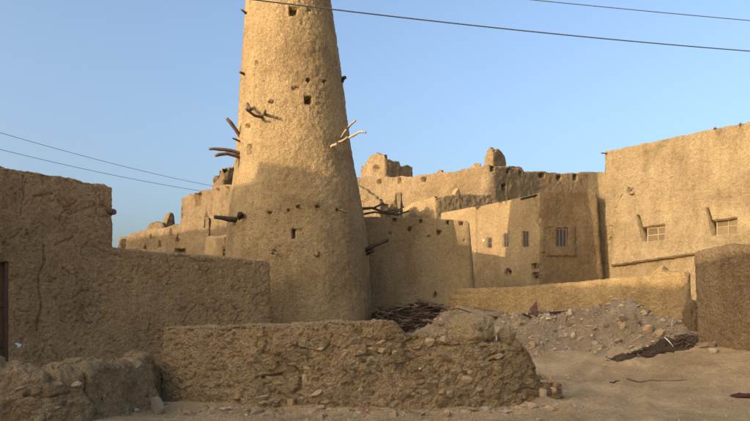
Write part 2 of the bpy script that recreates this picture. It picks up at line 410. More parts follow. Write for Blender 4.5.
def box(name, size, mat, loc=(0, 0, 0), rot=None, parent=None, wob=0.0, seed=0, bev=0.12):
    """a slightly warped, chamfered board"""
    rnd = random.Random(seed); x, y, z = [q/2 for q in size]; b = min(size)*bev
    V = []; F = []
    import bmesh
    bm = bmesh.new(); bmesh.ops.create_cube(bm, size=1)
    for v in bm.verts: v.co = Vector((v.co.x*2*x, v.co.y*2*y, v.co.z*2*z))+Vector([rnd.uniform(-wob, wob) for _ in range(3)])
    bmesh.ops.bevel(bm, geom=bm.edges[:], offset=b, segments=1, affect='EDGES')
    me = bpy.data.meshes.new(name); bm.to_mesh(me); bm.free(); me.materials.append(mat)
    o = bpy.data.objects.new(name, me); sc.collection.objects.link(o)
    o.location = loc
    if rot is not None: o.rotation_euler = rot
    if parent: o.parent = parent
    return o

# angular rocks: spheres cut by planes, shared between copies
def rock_mesh(seed, mat, sub=2, cuts=9, flat=1.0, rough=0.06):
    import bmesh
    r = np.random.RandomState(seed); bm = bmesh.new(); bmesh.ops.create_icosphere(bm, subdivisions=sub, radius=1)
    V = np.array([v.co for v in bm.verts])
    for _ in range(cuts):
        n = r.normal(size=3); n /= np.linalg.norm(n); h = r.uniform(0.38, 0.8)
        d = V@n; V = V-np.outer(np.maximum(0, d-h), n)
    V = V*(1+rough*fbm(V*2.2+seed*3.3, 2, seed)[:, None]); V[:, 2] *= flat
    for v, c in zip(bm.verts, V): v.co = c
    me = bpy.data.meshes.new('stone'); bm.to_mesh(me); bm.free()
    me.polygons.foreach_set('use_smooth', [False]*len(me.polygons)); me.materials.append(mat)
    return me
ROCKS = {}
M['mudstone'] = M['stony']
for key in ('stone', 'greystone', 'palestone', 'redstone', 'mudstone'):
    ROCKS[key] = [rock_mesh(100+i*7+len(key), M[key], 3, 14, rough=0.16) for i in range(7)]
def put_rock(name, key, loc, size, rng, parent=None, tilt=0.4, mesh=None, rot=None):
    o = bpy.data.objects.new(name, mesh or rng.choice(ROCKS[key])); sc.collection.objects.link(o)
    o.location = loc; o.scale = size
    o.rotation_euler = rot if rot is not None else (rng.uniform(-tilt, tilt), rng.uniform(-tilt, tilt), rng.uniform(0, 6.28))
    if parent: o.parent = parent
    return o

# ------------------------------------------------------------------ ground
def gz(x, y):
    x = np.asarray(x, float); y = np.asarray(y, float)
    z = -0.10 + 1.05*sst(12.8, 23.0, y) + 0.25*sst(23, 32, y)
    z = z*(0.55+0.45*sst(-6, 1.5, x)) + 0.35*sst(9, 13, x)*sst(9, 16, y) + 0.62*sst(5.5, 10.5, x)*sst(12.5, 18, y)   # bank rising to the right
    z = z + 4.0*sst(36, 52, y)*sst(-60, -20, x)*(1-sst(40, 80, x))*(1-sst(80, 140, y))
    z = z - 0.14*(1-sst(1.2, 3.8, x))*(1-sst(14, 17, y))*sst(-5.5, -3.5, x) + 0.10*sst(2.6, 4.5, x)*sst(12, 13.6, y)*(1-sst(14.5, 18, y))
    # spill of earth along the foot of the low wall
    dw = y-(13.3-0.05*x)
    ww = sst(-5.2, -4.0, x)*(1-sst(3.2, 4.4, x))
    z = z + ww*0.13*np.exp(-(dw/0.7)**2)*(1+0.6*vn(np.stack([x*1.3, y*1.3, x*0], -1), 5))
    return z
def gz_detail(x, y):
    P = np.stack([x, y, 0*x], -1)
    near = np.exp(-np.maximum(0, y-26)/12.0)
    r = 0.06*fbm(P*0.45, 3, 3) + near*(0.045*fbm(P*1.5, 4, 8, .6) + 0.012*fbm(P*6, 3, 12, .6))
    # wheel ruts curving up the lane
    for off in (0.0, 1.5):
        xc = 3.2+off+0.42*(y-11)+0.35*np.sin(y*0.35)
        r = r - near*0.075*np.exp(-((x-xc)/0.20)**2)*(0.6+0.4*vn(P*0.8, 30)) + near*0.035*np.exp(-((np.abs(x-xc)-0.33)/0.12)**2)
    f1, f2 = worley(P*4.0, 51)
    r = r + near*0.02*np.maximum(0, 0.28-f1)/0.28*sst(0.0, 0.4, fbm(P*0.6, 2, 52))
    return r
def ground_h(x, y):
    return float(gz(np.array([x]), np.array([y]))[0]+gz_detail(np.array([float(x)]), np.array([float(y)]))[0])
def axis(lo, hi, step, far, grow=1.18):
    a = list(np.arange(lo, hi, step)); s = step; v = hi
    while v < far: a.append(v); s *= grow; v += s
    a.append(far); s = step; v = lo-step; b = []
    while v > -far: b.append(v); s *= grow; v -= s
    return np.array([-far]+b[::-1]+a)
gxs = axis(-7.0, 12.5, 0.05, 3000); gys = axis(9.5, 22.5, 0.06, 3000)
X, Yg = np.meshgrid(gxs, gys, indexing='ij')
Z = gz(X, Yg)+gz_detail(X, Yg)
nx_, ny_ = X.shape; ii = np.arange(nx_-1)[:, None]*ny_+np.arange(ny_-1)[None]
ground = raw_mesh('ground', np.stack([X, Yg, Z], -1).reshape(-1, 3), np.stack([ii, ii+ny_, ii+ny_+1, ii+1], -1).reshape(-1, 4), M['ground'])
ground['kind'] = 'structure'

# ------------------------------------------------------------------ the tapering tower
AX, AY = (298-375)*25/FPX, 25.0
tz = [-1.0, 2.56, 5.12, 8.21, 11.98, 14.3, 18.3]
trd = [2.93, 2.86, 2.73, 2.23, 1.89, 1.63, 1.30]
tcx = [0.0, 0.0, 0.0, -0.115, -0.27, -0.365, -0.48]
def tower():
    res = 0.042; zz = np.arange(-1, 18.3, res); K = int(2*math.pi*2.3/res)
    th = np.linspace(0, 2*math.pi, K, endpoint=False)-math.pi/2
    # smooth the profile
    fz = np.linspace(-3, 21, 600); k = np.hanning(81); k /= k.sum()
    fr = np.convolve(np.pad(np.interp(fz, tz, trd), 40, mode='edge'), k, 'valid')
    fc = np.convolve(np.pad(np.interp(fz, tz, tcx), 40, mode='edge'), k, 'valid')
    r = np.interp(zz, fz, fr); cx = np.interp(zz, fz, fc)
    V = np.empty((K, len(zz)+8, 3))
    for j, z in enumerate(zz):
        V[:, j] = np.c_[AX+cx[j]+r[j]*np.cos(th), AY+r[j]*np.sin(th), np.full(K, z)]
    for q, (f, dz) in enumerate([(0.985, .04), (0.94, .08), (0.85, .1), (0.72, .1), (0.71, -.4), (0.7, -.7), (0.35, -.7), (0, -.7)]):
        V[:, len(zz)+q] = np.c_[AX+cx[-1]+f*r[-1]*np.cos(th), AY+f*r[-1]*np.sin(th), np.full(K, zz[-1]+dz)]
    def disp(P):
        a = np.arctan2(P[..., 1]-AY, P[..., 0]-AX)
        f1, f2 = worley(P*5.5, 3)
        big = 0.06*fbm(P*0.5, 3, 1)
        d = big*.7 + 0.010*fbm(P*2.2, 3, 5) + (0.012+0.016*sst(-.3, .3, fbm(P*0.8, 2, 62)))*fbm(P*11.0, 2, 6, .7) + 0.008*vn(P*np.array([.6, .6, 4.5]), 63) - 0.02*np.clip(f1-0.2, 0, 1) - 0.03*np.maximum(0, fbm(P*6.5, 2, 9)-0.28)
        # plaster flaked away in a band below the lit part
        k = sst(0.05, 0.25, fbm(P*0.9, 3, 61))*np.exp(-((P[..., 2]-8.2)/1.6)**2)*sst(-1.9, -1.2, a)
        return d - 0.05*k*(0.5+f1)
    holes = [(289.5, 7, 297, 15, .35), (304.5, 96.5, 311.5, 103.5, .4), (247.5, 144.5, 252, 154, .3), (246, 124, 250, 128, .25, 'o'),
             (291.5, 229, 295.5, 238, .3), (254.5, 60.5, 257.5, 64, .15, 'o'), (306.5, 78.5, 310, 82, .15, 'o'), (323, 80, 326, 83.5, .15, 'o'),
             (287.2, 208.8, 289.4, 211.2, .2, 'o'), (268, 211.3, 271.2, 214, .2, 'o'), (316, 205, 320, 208, .2, 'o'), (336.5, 208.5, 339, 211.5, .2, 'o'),
             (268.5, 99.5, 273.5, 103, .15, 'o'), (291.5, 86, 300, 90, .08, 'o'), (293.5, 229, 302, 231, .06), (308, 9, 311, 11, .1), (272, 250, 276, 254, .1, 'o'),
             (316, 252, 320, 257, .12, 'o'), (297, 205.5, 300, 208, .1, 'o')]
    return Surf(V, disp, M['tower'], 'tower', holes=holes)
T = tower(); tag(T.o, 'tall tapering round mud tower studded with wooden beam ends', 'tower')
def stick(S, name, mat, px0, py0, tip, r, seed=0, mid=None, root=0.35, sides=7, knob=0.15, label=None):
    """a branch or beam built into surface S at photo point (px0,py0); tip = offset in metres from there"""
    p, n = S.pick(px0, py0); d = Vector(tip); a = p-d.normalized()*root
    pts = [a, p]
    if mid: pts += [p+Vector(m) for m in mid]
    pts.append(p+d)
    fine = []
    for u, v in zip(pts[:-1], pts[1:]): fine += [u.lerp(v, t/3) for t in range(3)]
    fine.append(pts[-1]); k = len(fine); rr = random.Random(seed)
    fine = [q+Vector([rr.uniform(-.25, .25)*r for _ in range(3)]) for q in fine]
    return tube(name, fine, [r*(1.08-0.35*i/(k-1)) for i in range(k)], mat, S.o, sides, knob, seed)
stick(T, 'beam', M['wood'], 240, 135, (-.42, -.35, .52), .085, 1)
stick(T, 'beam', M['wood'], 240, 153, (-1.0, -.5, .02), .07, 2, mid=[(-.5, -.25, .06)])
stick(T, 'beam', M['wood'], 240, 157, (-.75, -.6, -.12), .075, 3, mid=[(-.4, -.3, .04)])
stick(T, 'beam', M['wood'], 240, 141, (-.22, -.3, .02), .04, 4)
stick(T, 'branch', M['wood'], 249, 110, (.18, -.75, -.2), .075, 5, mid=[(.02, -.35, .12)])
stick(T, 'branch', M['wood'], 262, 117, (-.42, -.75, .05), .06, 6, mid=[(-.2, -.3, -.05)])
stick(T, 'branch', M['wood'], 265, 114, (.12, -.6, -.12), .07, 7)
stick(T, 'branch', M['palewood'], 341, 138, (.55, -.75, .42), .05, 8, mid=[(.15, -.4, .1), (.35, -.6, .28)])
stick(T, 'branch', M['palewood'], 345, 140, (.78, -.35, .16), .05, 9, mid=[(.3, -.2, .10), (.6, -.3, .22)])
stick(T, 'branch', M['palewood'], 332, 146, (.62, -.5, .2), .055, 10, mid=[(.2, -.4, -.02), (.45, -.5, .08)])
stick(T, 'beam', M['black'], 345, 80, (.12, -.35, .0), .09, 11)
stick(T, 'beam', M['black'], 342, 82, (.02, -.25, .0), .05, 12)
stick(T, 'beam', M['wood'], 246, 13, (-.15, -.2, .03), .05, 13)
stick(T, 'beam', M['wood'], 244, 74, (-.14, -.2, 0), .06, 14)
stick(T, 'beam', M['black'], 236, 220, (-.70, -.3, .02), .10, 15, sides=9, knob=.22)
stick(T, 'beam', M['black'], 241, 217, (.02, -.35, .03), .12, 16, sides=8)
stick(T, 'beam', M['black'], 366, 250, (.85, -.5, .30), .085, 17, sides=9, knob=.25)
stick(T, 'beam', M['black'], 367, 254, (.25, -.25, .1), .08, 27, sides=8)
for k, (x, y) in enumerate([(270, 213), (288, 210), (318, 206.5), (296, 206), (271, 101)]):
    stick(T, 'beam', M['wood'], x, y, (.02, -.14, .0), .042, 20+k, root=.3)
stick(T, 'beam', M['wood'], 339, 210, (.28, -.22, -.12), .04, 26)
stick(T, 'beam', M['tower'], 318, 254, (0, -.2, -.03), .09, 28)
stick(T, 'branch', M['palewood'], 271, 253, (.25, -.25, -.12), .03, 29, mid=[(.12, -.2, .03)])

def crackset(seed, n, x0, x1, y0, y1, lo, hi, wd, dep):
    r = random.Random(seed); out = []
    for _ in range(n):
        x, y = r.uniform(x0, x1), r.uniform(y0, y1); a = r.choice([0, 0, 3.1, 1.4])+r.uniform(-.5, .5); L = r.uniform(lo, hi); p = [(x, y)]
        for k in range(4):
            a += r.uniform(-.7, .7); x += math.cos(a)*L/4; y += math.sin(a)*L/4*.7; p.append((x, y))
        out.append((p, wd*r.uniform(.6, 1.2), dep*r.uniform(.5, 1.2)))
    return out
# ------------------------------------------------------------------ left house with the door
C = np.array([(114-375)*17.7/FPX, 17.7]); dL = np.array([.53, .848]); nL = np.array([-.848, .53])
A = C-dL*9
def white_patch(px, py, V): return 0*px
LH = mud_building('left_house', [A, C, C+nL*6, A+nL*6], [5.45, 5.42, 5.5, 5.5], -0.6, M['left'], d_pitted, res=0.025, batter=0.006, rnd=0.06, rad=0.14, coarse=(1, 2, 3), jag=0.06,
                  prof=[(-400, 60), (-60, 149), (0, 163.5), (20, 168), (45, 174), (80, 180), (104, 184), (113, 189), (125, 190)], frontedges=[0],
                  holes=[(-40, 262, 8.3, 371, .22)],
                  cracks=[([(44, 246), (44, 262), (39, 275), (41, 300), (37, 330)], 1.3, .05), ([(23, 176), (24, 195), (21, 215)], 1.2, .04), ([(60, 200), (70, 215), (95, 205)], 1.0, .03),
                          ([(82, 250), (90, 240), (108, 245)], .8, .025), ([(64, 268), (72, 275)], 1.2, .04), ([(100, 196), (104, 205), (110, 212)], 1.5, .04)]+crackset(9, 16, 8, 112, 185, 345, 8, 26, .9, .04))
tag(LH.o, 'tall dark mud house wall with a door at the left edge', 'house')
p, n = LH.pick(112, 212); tube('beam', [p-Vector((.3, .2, 0)), p+Vector((.04, -.02, 0)), p+Vector((.09, -.05, -.01))], [.09, .09, .075], M['wood'], LH.o, 8, .12, 3)
# door: boards side by side in the recess
dd = bpy.data.objects.new('door', None); sc.collection.objects.link(dd); dd.parent = LH.o
ang = math.atan2(dL[1], dL[0])
pd, _ = LH.pick(8.0, 320)
base2 = np.array([(8.4-375)/FPX*1.0, 1.0]); 
# plan point of the jamb on the wall line
tj = None
for t in np.linspace(0, 6, 2000):
    q = C-dL*t
    if 375+FPX*q[0]/q[1] <= 8.2: tj = t; break
zdt = CAMZ+(HOR-263)*(C-dL*tj)[1]/FPX; zdb = CAMZ+(HOR-372)*(C-dL*tj)[1]/FPX
for k in range(6):
    q = C-dL*(tj+0.11+0.2*k)+nL*(0.16)
    b = box('plank', (0.19, 0.05, zdt-zdb-0.02), M['door'], (q[0], q[1], (zdt+zdb)/2), (0, 0, ang), dd, 0.004, k)
for zc in (0.25, 0.62):
    q = C-dL*(tj+0.62)+nL*(0.115)
    box('rail', (1.2, 0.035, 0.12), M['door'], (q[0], q[1], zdb+(zdt-zdb)*zc), (0, 0, ang), dd, 0.003, 9)
q = C-dL*(tj+0.02)+nL*(0.09); box('jamb', (0.07, 0.16, zdt-zdb), M['door'], (q[0], q[1], (zdt+zdb)/2), (0, 0, ang), dd, 0.004, 4)
p, n = LH.pick(18, 345)
put_rock('plaster_chip', 'palestone', p, (.10, .03, .08), random.Random(4), LH.o, rot=(0, 0.3, ang), mesh=rock_mesh(71, M['white'], 2))

# ------------------------------------------------------------------ left yard wall
n1 = np.array([.67, -.74]); f0 = np.array(gx(112, 17.55)); f1_ = np.array(gx(272, 21.0))
LW = mud_wall('courtyard_wall', [f0-n1*.3-np.array([.74, .67])*.2, f1_-n1*.3-np.array([.74, .67])*.25], .3,
              [(100, 247), (118, 249.5), (150, 252.5), (200, 255.5), (240, 259), (266, 260.5), (274, 263), (280, 266)], -0.5, M['pitted'], d_pitted, res=0.026, batter=.025, rnd=.07, jag=.03)
tag(LW.o, 'long pitted mud courtyard wall between the dark left house and the tower', 'wall')

# ------------------------------------------------------------------ low stony wall in front
FW = mud_wall('stone_wall', [(-4.42, 14.35), (-3.2, 13.85), (-1.0, 13.45), (1.2, 13.35), (2.55, 13.5), (3.3, 13.7), (3.75, 13.85)], .32,
              [(150, 333), (163, 330), (172, 327.5), (200, 326), (240, 324.5), (280, 323.5), (330, 321.5), (380, 319), (392, 320), (400, 325), (407, 332), (425, 332), (440, 334), (450, 340), (470, 343), (495, 342), (505, 339),
               (514, 338), (519, 344), (524, 352), (528, 361), (532, 372), (536, 384), (548, 400)], -0.35, M['stony'], d_stony, res=0.0165, batter=.07, rnd=.05, jag=.05,
              cracks=[([(263, 326), (268, 340), (262, 352), (285, 360), (301, 372), (300, 388), (289, 397), (272, 392)], 2.0, .07), ([(255, 378), (270, 376), (284, 374)], 1.6, .10),
                      ([(300, 348), (318, 352), (330, 345)], 1.5, .05), ([(353, 327), (362, 338), (378, 341), (395, 340)], 1.8, .06), ([(355, 357), (368, 355), (385, 352)], 1.6, .06),
                      ([(405, 352), (420, 350)], 1.8, .06), ([(440, 343), (452, 346), (470, 343), (492, 341)], 1.6, .06), ([(488, 356), (504, 352), (504, 358), (492, 361)], 1.4, .07),
                      ([(524, 350), (531, 356), (533, 364)], 1.6, .06), ([(420, 372), (436, 380), (440, 392)], 1.2, .04)]+crackset(5, 18, 245, 520, 338, 402, 8, 20, .85, .035))
tag(FW.o, 'low crumbling wall of mud and stones across the foreground', 'wall')
rng = random.Random(5)
def embed(S, px, py, wpx, hpx, key, depth=0.55, parent=None, name='stone', tilt=0.25, seed=None):
    p, n = S.pick(px, py); r = random.Random(seed if seed is not None else int(px*31+py*7))
    sx = wpx*p.y/FPX/2; sz = hpx*p.y/FPX/2; sy = min(sx, sz)*0.8
    nh = Vector((n.x, n.y, 0)).normalized(); a = math.atan2(nh.y, nh.x)+math.pi/2
    o = put_rock(name, key, p-nh*sy*depth*0.6, (sx, sy, sz), r, parent or S.o, rot=(r.uniform(-tilt, tilt), r.uniform(-tilt, tilt), a))
    return o
for (x, y, ww, hh, key) in [(292, 364, 11, 5, 'stone'), (283, 366, 7, 3.5, 'stone'), (277, 383, 11, 7, 'stone'), (291, 379, 8, 6, 'stone'), (273, 401, 16, 9, 'greystone'), (291, 403, 13, 10, 'stone'),
                         (278, 412, 18, 6, 'stone'), (302, 399, 8, 9, 'greystone'), (305, 408, 9, 7, 'stone'), (304, 377, 9, 14, 'stone'), (261, 397, 22, 8, 'greystone'), (257, 389, 9, 5, 'stone'),
                         (318, 380, 8, 5, 'palestone'), (320, 391, 12, 6, 'stone'), (330, 384, 7, 5, 'stone'), (337, 352, 14, 10, 'redstone'), (321, 349, 9, 8, 'stone'), (370, 377, 6, 5, 'palestone'),
                         (420, 369, 5, 4, 'palestone'), (430, 375, 9, 5, 'stone'), (437, 377, 8, 6, 'stone'), (425, 393, 13, 10, 'stone'), (441, 392, 9, 8, 'stone'), (450, 393, 11, 9, 'stone'),
                         (498, 357, 13, 7, 'greystone'), (382, 351, 12, 7, 'stone'), (372, 348, 12, 9, 'stone'), (360, 352, 10, 9, 'stone'), (413, 350, 15, 6, 'stone'), (445, 340, 14, 12, 'stone'), (430, 341, 16, 11, 'stone'),
                         (395, 352, 10, 7, 'stone'), (236, 398, 10, 6, 'stone'), (228, 391, 8, 6, 'stone'), (352, 362, 9, 6, 'stone'), (343, 372, 9, 6, 'stone'), (360, 390, 8, 6, 'palestone'), (470, 372, 8, 6, 'stone'), (480, 390, 10, 7, 'stone')]:
    embed(FW, x, y, ww, hh, key, depth=.15)
yy_ = 343.0
while yy_ < 408:                                      # courses of rough stones showing through the mud
    xx_ = 246+rng.uniform(0, 8)
    while xx_ < 530:
        st_ = rng.uniform(8, 17); y = yy_+rng.uniform(-2.2, 2.2)
        if rng.random() < .80 and not (xx_ > 512 and y < 352) and not (xx_ > 522 and y < 372):
            embed(FW, xx_+st_/2, y, st_*1.25, rng.uniform(8.5, 12.5), rng.choice(['mudstone', 'mudstone', 'mudstone', 'mudstone', 'mudstone', 'stone']), depth=.62, tilt=.35, seed=rng.randint(0, 99999))
        xx_ += st_*rng.uniform(.95, 1.25)
    yy_ += rng.uniform(7.5, 10.5)
for k in range(45):
    embed(FW, rng.uniform(172, 250), rng.uniform(340, 402), rng.uniform(4, 7), rng.uniform(3, 5), 'mudstone', depth=.4, seed=k)
# boulders set on the broken top
def lump(name, c, rad, mat, parent, seed, sub=5, disp=d_stony, flat_bottom=True):
    import bmesh
    bm = bmesh.new(); bmesh.ops.create_icosphere(bm, subdivisions=sub, radius=1)
    V = np.array([v.co for v in bm.verts]); r = np.random.RandomState(seed)
    for _ in range(7):
        n = r.normal(size=3); n /= np.linalg.norm(n); h = r.uniform(.72, .92); V = V-np.outer(np.maximum(0, V@n-h)*.8, n)
    N = V/np.linalg.norm(V, axis=1, keepdims=True)
    W = V*np.array(rad)+np.array(c); W = W+N*disp(W)[:, None]
    for v, q in zip(bm.verts, W): v.co = q
    me = bpy.data.meshes.new(name); bm.to_mesh(me); bm.free(); me.materials.append(mat)
    me.polygons.foreach_set('use_smooth', [True]*len(me.polygons))
    o = bpy.data.objects.new(name, me); sc.collection.objects.link(o)
    if parent: o.parent = parent
    return o
lump('boulder', at(469, 331, 13.4), (.60, .38, .44), M['stony'], FW.o, 3)
lump('boulder', at(507, 337, 13.6), (.24, .28, .28), M['stony'], FW.o, 8, sub=4)
lump('boulder', at(436, 338, 13.45), (.30, .26, .17), M['stony'], FW.o, 9, sub=4)
lump('boulder', at(376, 331, 13.45), (.50, .33, .28), M['stony'], FW.o, 12, sub=4)
lump('boulder', at(411, 337, 13.4), (.28, .26, .15), M['stony'], FW.o, 19, sub=4)

# ------------------------------------------------------------------ broken wall stub at lower left
HW = mud_wall('broken_wall', [(-8.2, 9.9), (-6.4, 10.3), (-5.7, 10.8), (-5.32, 11.5), (-5.15, 12.5), (-5.1, 14.3)], .30,
              lambda c: np.interp(c[:, 0]*0+np.where(c[:, 1] < 11.3, 375+FPX*c[:, 0]/c[:, 1], 150+(c[:, 1]-11.3)*30), [-200, 0, 20, 45, 55, 70, 80, 90, 110, 150, 180, 225], [.95, .88, .86, .76, .76, .84, .70, .74, .80, .82, .92, .98])
              , -0.4, M['heapwall'], lambda P: d_stony(P)*.8+0.20*fbm(P*1.3, 3, 90)+.05*fbm(P*3.5, 2, 91), res=0.018, batter=.27, rnd=.16, jag=.26, smooth=2,
              cracks=[([(86, 378), (88, 392), (92, 400)], 2.0, .08), ([(48, 381), (60, 380)], 2, .06), ([(25, 395), (50, 398), (70, 392)], 1.5, .06)])
tag(HW.o, 'collapsed grey mud wall stub with a lumpy top in the lower left corner', 'wall')
for (x, y, ww, hh, key) in [(57, 385, 18, 12, 'stone'), (75, 385, 16, 12, 'stone'), (20, 388, 14, 9, 'stone'), (40, 397, 12, 8, 'stone'), (70, 402, 14, 9, 'stone'), (90, 408, 12, 7, 'stone'), (15, 408, 14, 10, 'stone'), (110, 395, 9, 7, 'stone'),
                         (35, 412, 12, 7, 'stone'), (55, 408, 9, 6, 'stone'), (8, 395, 9, 7, 'stone'), (100, 388, 8, 5, 'stone')]:
    embed(HW, x, y, ww, hh, key)
st = put_rock('standing_stone', 'palestone', (at(158, 391, 12.6)[0], 12.6, ground_h(-4.27, 12.6)+.20), (.15, .10, .26), random.Random(2), rot=(0.1, .08, .3), mesh=rock_mesh(55, M['greystone'], 3, 8))
tag(st, 'pale upright stone standing in the gap beside the low wall', 'stone')

# ------------------------------------------------------------------ house behind the tower's right side
MH = mud_building('flat_house', [(-2.0, 27.9), (4.02, 27.2), (4.35, 34.0), (-2.0, 34.5)], [6.1, 6.0, 6.0, 6.1], 0.2, M['house'], d_smooth, res=0.05, batter=.085, rnd=.04, rad=.10, coarse=(1, 2, 3), jag=.01,
                  prof=[(330, 216), (371, 216.5), (420, 218), (470, 220.5)], frontedges=[0],
                  holes=[(393, 218, 395.6, 221.5, .25), (419, 219, 421.6, 222.5, .25), (446, 221, 449, 224, .25), (460, 222, 462.6, 225, .25), (408, 227, 411.6, 231, .25, 'o'), (437, 230, 440.4, 234.5, .25, 'o'),
                         (433, 292, 437.5, 297, .2, 't'), (388, 232, 391, 235, .1, 'o'), (428, 235, 431, 238, .1, 'o'), (463, 239, 466, 241, .08)])
tag(MH.o, 'plain flat-roofed mud house between the tower and the windowed house', 'house')

SB = mud_building('added_shade_block', [(-4.6, 28.6), (-1.35, 28.3), (-1.5, 32.0), (-4.6, 32.2)], [8.5]*4, 1.0, M['house'], d_smooth, res=.1, batter=.03, parent=MH.o)  # unseen block added behind the tower to cast shade on the windowed house
# ------------------------------------------------------------------ windowed house
hx = [(4.05, 39.94), (9.01, 34.98), (9.6, 35.3), (10.2, 40.0), (7.2, 41.0)]
WH = mud_building('windowed_house', hx, [8.6, 8.8, 8.85, 8.7, 8.6], 0.3, M['house'], d_smooth, res=0.05, batter=.075, rnd=.07, rad=.18, coarse=(2, 3, 4), jag=.03,
                  prof=[(430, 214), (440, 213), (470, 207.5), (476, 206.5), (478, 210), (481, 205.5), (520, 197.5), (530, 194), (538, 192.5), (560, 192), (600, 192.5)], frontedges=[0, 1],
                  holes=[(487, 238, 491.5, 248, .25), (503, 234, 508, 247, .25), (522.5, 232, 528.5, 247, .22), (505, 268.5, 511, 277, .2, 'o'), (531.5, 264, 540, 269, .25), (532, 273, 538, 279, .25),
                         (541, 252, 545, 254.5, .1), (541, 258, 544, 262, .1), (499, 202, 502, 206, .15), (505, 201, 507, 205, .12)],
                  cracks=[([(535, 197), (537, 207), (540, 217), (538, 222), (545, 229)], 1.0, .07), ([(477.5, 207), (477, 240), (476.5, 270)], 1.4, .07), ([(548, 229), (556, 227)], .8, .04)])
tag(WH.o, 'tan mud house with small windows and a crack down its corner', 'house')
def window(S, x0, y0, x1, y1, depth, frame, pane, vbars=1, hbars=1, t=0.05, name='window', paned=True, rail=None):
    """wooden frame with bars set back in the opening; panes are its children"""
    ps = [S.pick((x0+x1)/2, y0-2.5)[0], S.pick((x0+x1)/2, y1+2.5)[0]]
    n = S.pick((x0+x1)/2, y1+3)[1]; nh = Vector((n.x, n.y, 0)).normalized()
    # plane through the wall at the opening
    Yw = (ps[0].y+ps[1].y)/2
    c0 = Vector(at((x0+x1)/2, (y0+y1)/2, Yw)); ps0 = (ps[0]+ps[1])/2
    k = (ps0-c0).dot(nh); rr = Vector((c0.x, c0.y, c0.z))-Vector((0, 0, CAMZ)); sc_ = 1+k/(rr.normalized().dot(nh)*rr.length)
    c = Vector((0, 0, CAMZ))+rr*sc_-nh*depth
    tx = Vector((-nh.y, nh.x, 0))
    if tx.x < 0: tx = -tx
    W = (x1-x0)*c.y/FPX/max(.3, abs(tx.x-tx.y*c.x/c.y)); H = (y1-y0)*c.y/FPX
    a = math.atan2(tx.y, tx.x)
    import bmesh
    bm = bmesh.new()
    def bar(cx, cz, w_, h_, d_=0.06):
        g = bmesh.ops.create_cube(bm, size=1)['verts']
        for v in g: v.co = Vector((v.co.x*w_+cx, v.co.y*d_, v.co.z*h_+cz))
    bar(-W/2+t/2, 0, t, H); bar(W/2-t/2, 0, t, H); bar(0, H/2-t/2, W-2*t, t, .056); bar(0, -H/2+t/2, W-2*t, t, .056)
    for i in range(vbars): bar(-W/2+W*(i+1)/(vbars+1), 0, t*.7, H-2*t, .05)
    for i in range(hbars): bar(0, -H/2+H*(i+1)/(hbars+1), W-2*t, t*.7, .044)
    me = bpy.data.meshes.new(name); bm.to_mesh(me); bm.free(); me.materials.append(frame)
    o = bpy.data.objects.new(name, me); sc.collection.objects.link(o); o.location = c; o.rotation_euler = (0, 0, a); o.parent = S.o
    if paned:
        nx, nz = vbars+1, hbars+1
        for i in range(nx):
            for j in range(nz):
                pw, ph = W/nx-t*.8, H/nz-t*.8
                b = box('pane', (pw, .012, ph), pane, (-W/2+W*(i+.5)/nx, 0.012, -H/2+H*(j+.5)/nz), None, o, 0.0, i*3+j, .05)
    return o, c, W, H, a, nh
ER = mud_building('end_room', [(9.05, 34.93), (12.16, 34.98), (12.05, 39.9), (9.9, 39.9)], [8.85]*4, 0.3, M['darkened'], d_plaster, res=0.045, batter=.072, rnd=.07, rad=.14, coarse=(1, 2, 3), jag=.04,
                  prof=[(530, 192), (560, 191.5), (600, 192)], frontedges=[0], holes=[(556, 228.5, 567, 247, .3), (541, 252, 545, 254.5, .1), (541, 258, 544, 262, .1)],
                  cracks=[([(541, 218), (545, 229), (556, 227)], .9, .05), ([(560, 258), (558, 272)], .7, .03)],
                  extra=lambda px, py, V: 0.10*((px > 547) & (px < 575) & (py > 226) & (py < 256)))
tag(ER.o, 'dark mud room, tower shade deepened in its colour, with a barred window in a raised surround', 'house')
window(WH, 487, 238, 491.5, 248, .12, M['wood'], M['glass'], 0, 1, .04)
window(WH, 503, 234, 508, 247, .12, M['wood'], M['glass'], 1, 1, .04)
window(WH, 522.5, 232, 528.5, 247, .10, M['wood'], M['glass'], 1, 1, .05)
o, c, W_, H_, a_, nh_ = window(ER, 556, 228.5, 567, 247, .08, M['wood'], M['glass'], 2, 0, .06)
p, n = WH.pick(521, 199); q = WH.pick(537, 195)[0]
tube('beam', [p+n*.02, p.lerp(q, .5)+n*.03, q+n*.04], [.05, .055, .05], M['black'], WH.o, 7, .25, 2)
stick(WH, 'beam', M['black'], 508, 271, (-.12, -.35, .02), .09, 31)
stick(WH, 'beam', M['black'], 536, 266.5, (.1, -.3, .02), .10, 32)
stick(WH, 'beam', M['black'], 534, 276, (-.05, -.3, 0), .09, 33)
put_rock('whitewash_chip', 'palestone', WH.pick(483, 240)[0], (.10, .03, .09), random.Random(3), WH.o, mesh=rock_mesh(72, M['white'], 2))
put_rock('whitewash_chip', 'palestone', WH.pick(475, 252)[0], (.07, .03, .11), random.Random(5), WH.o, mesh=rock_mesh(73, M['white'], 2))

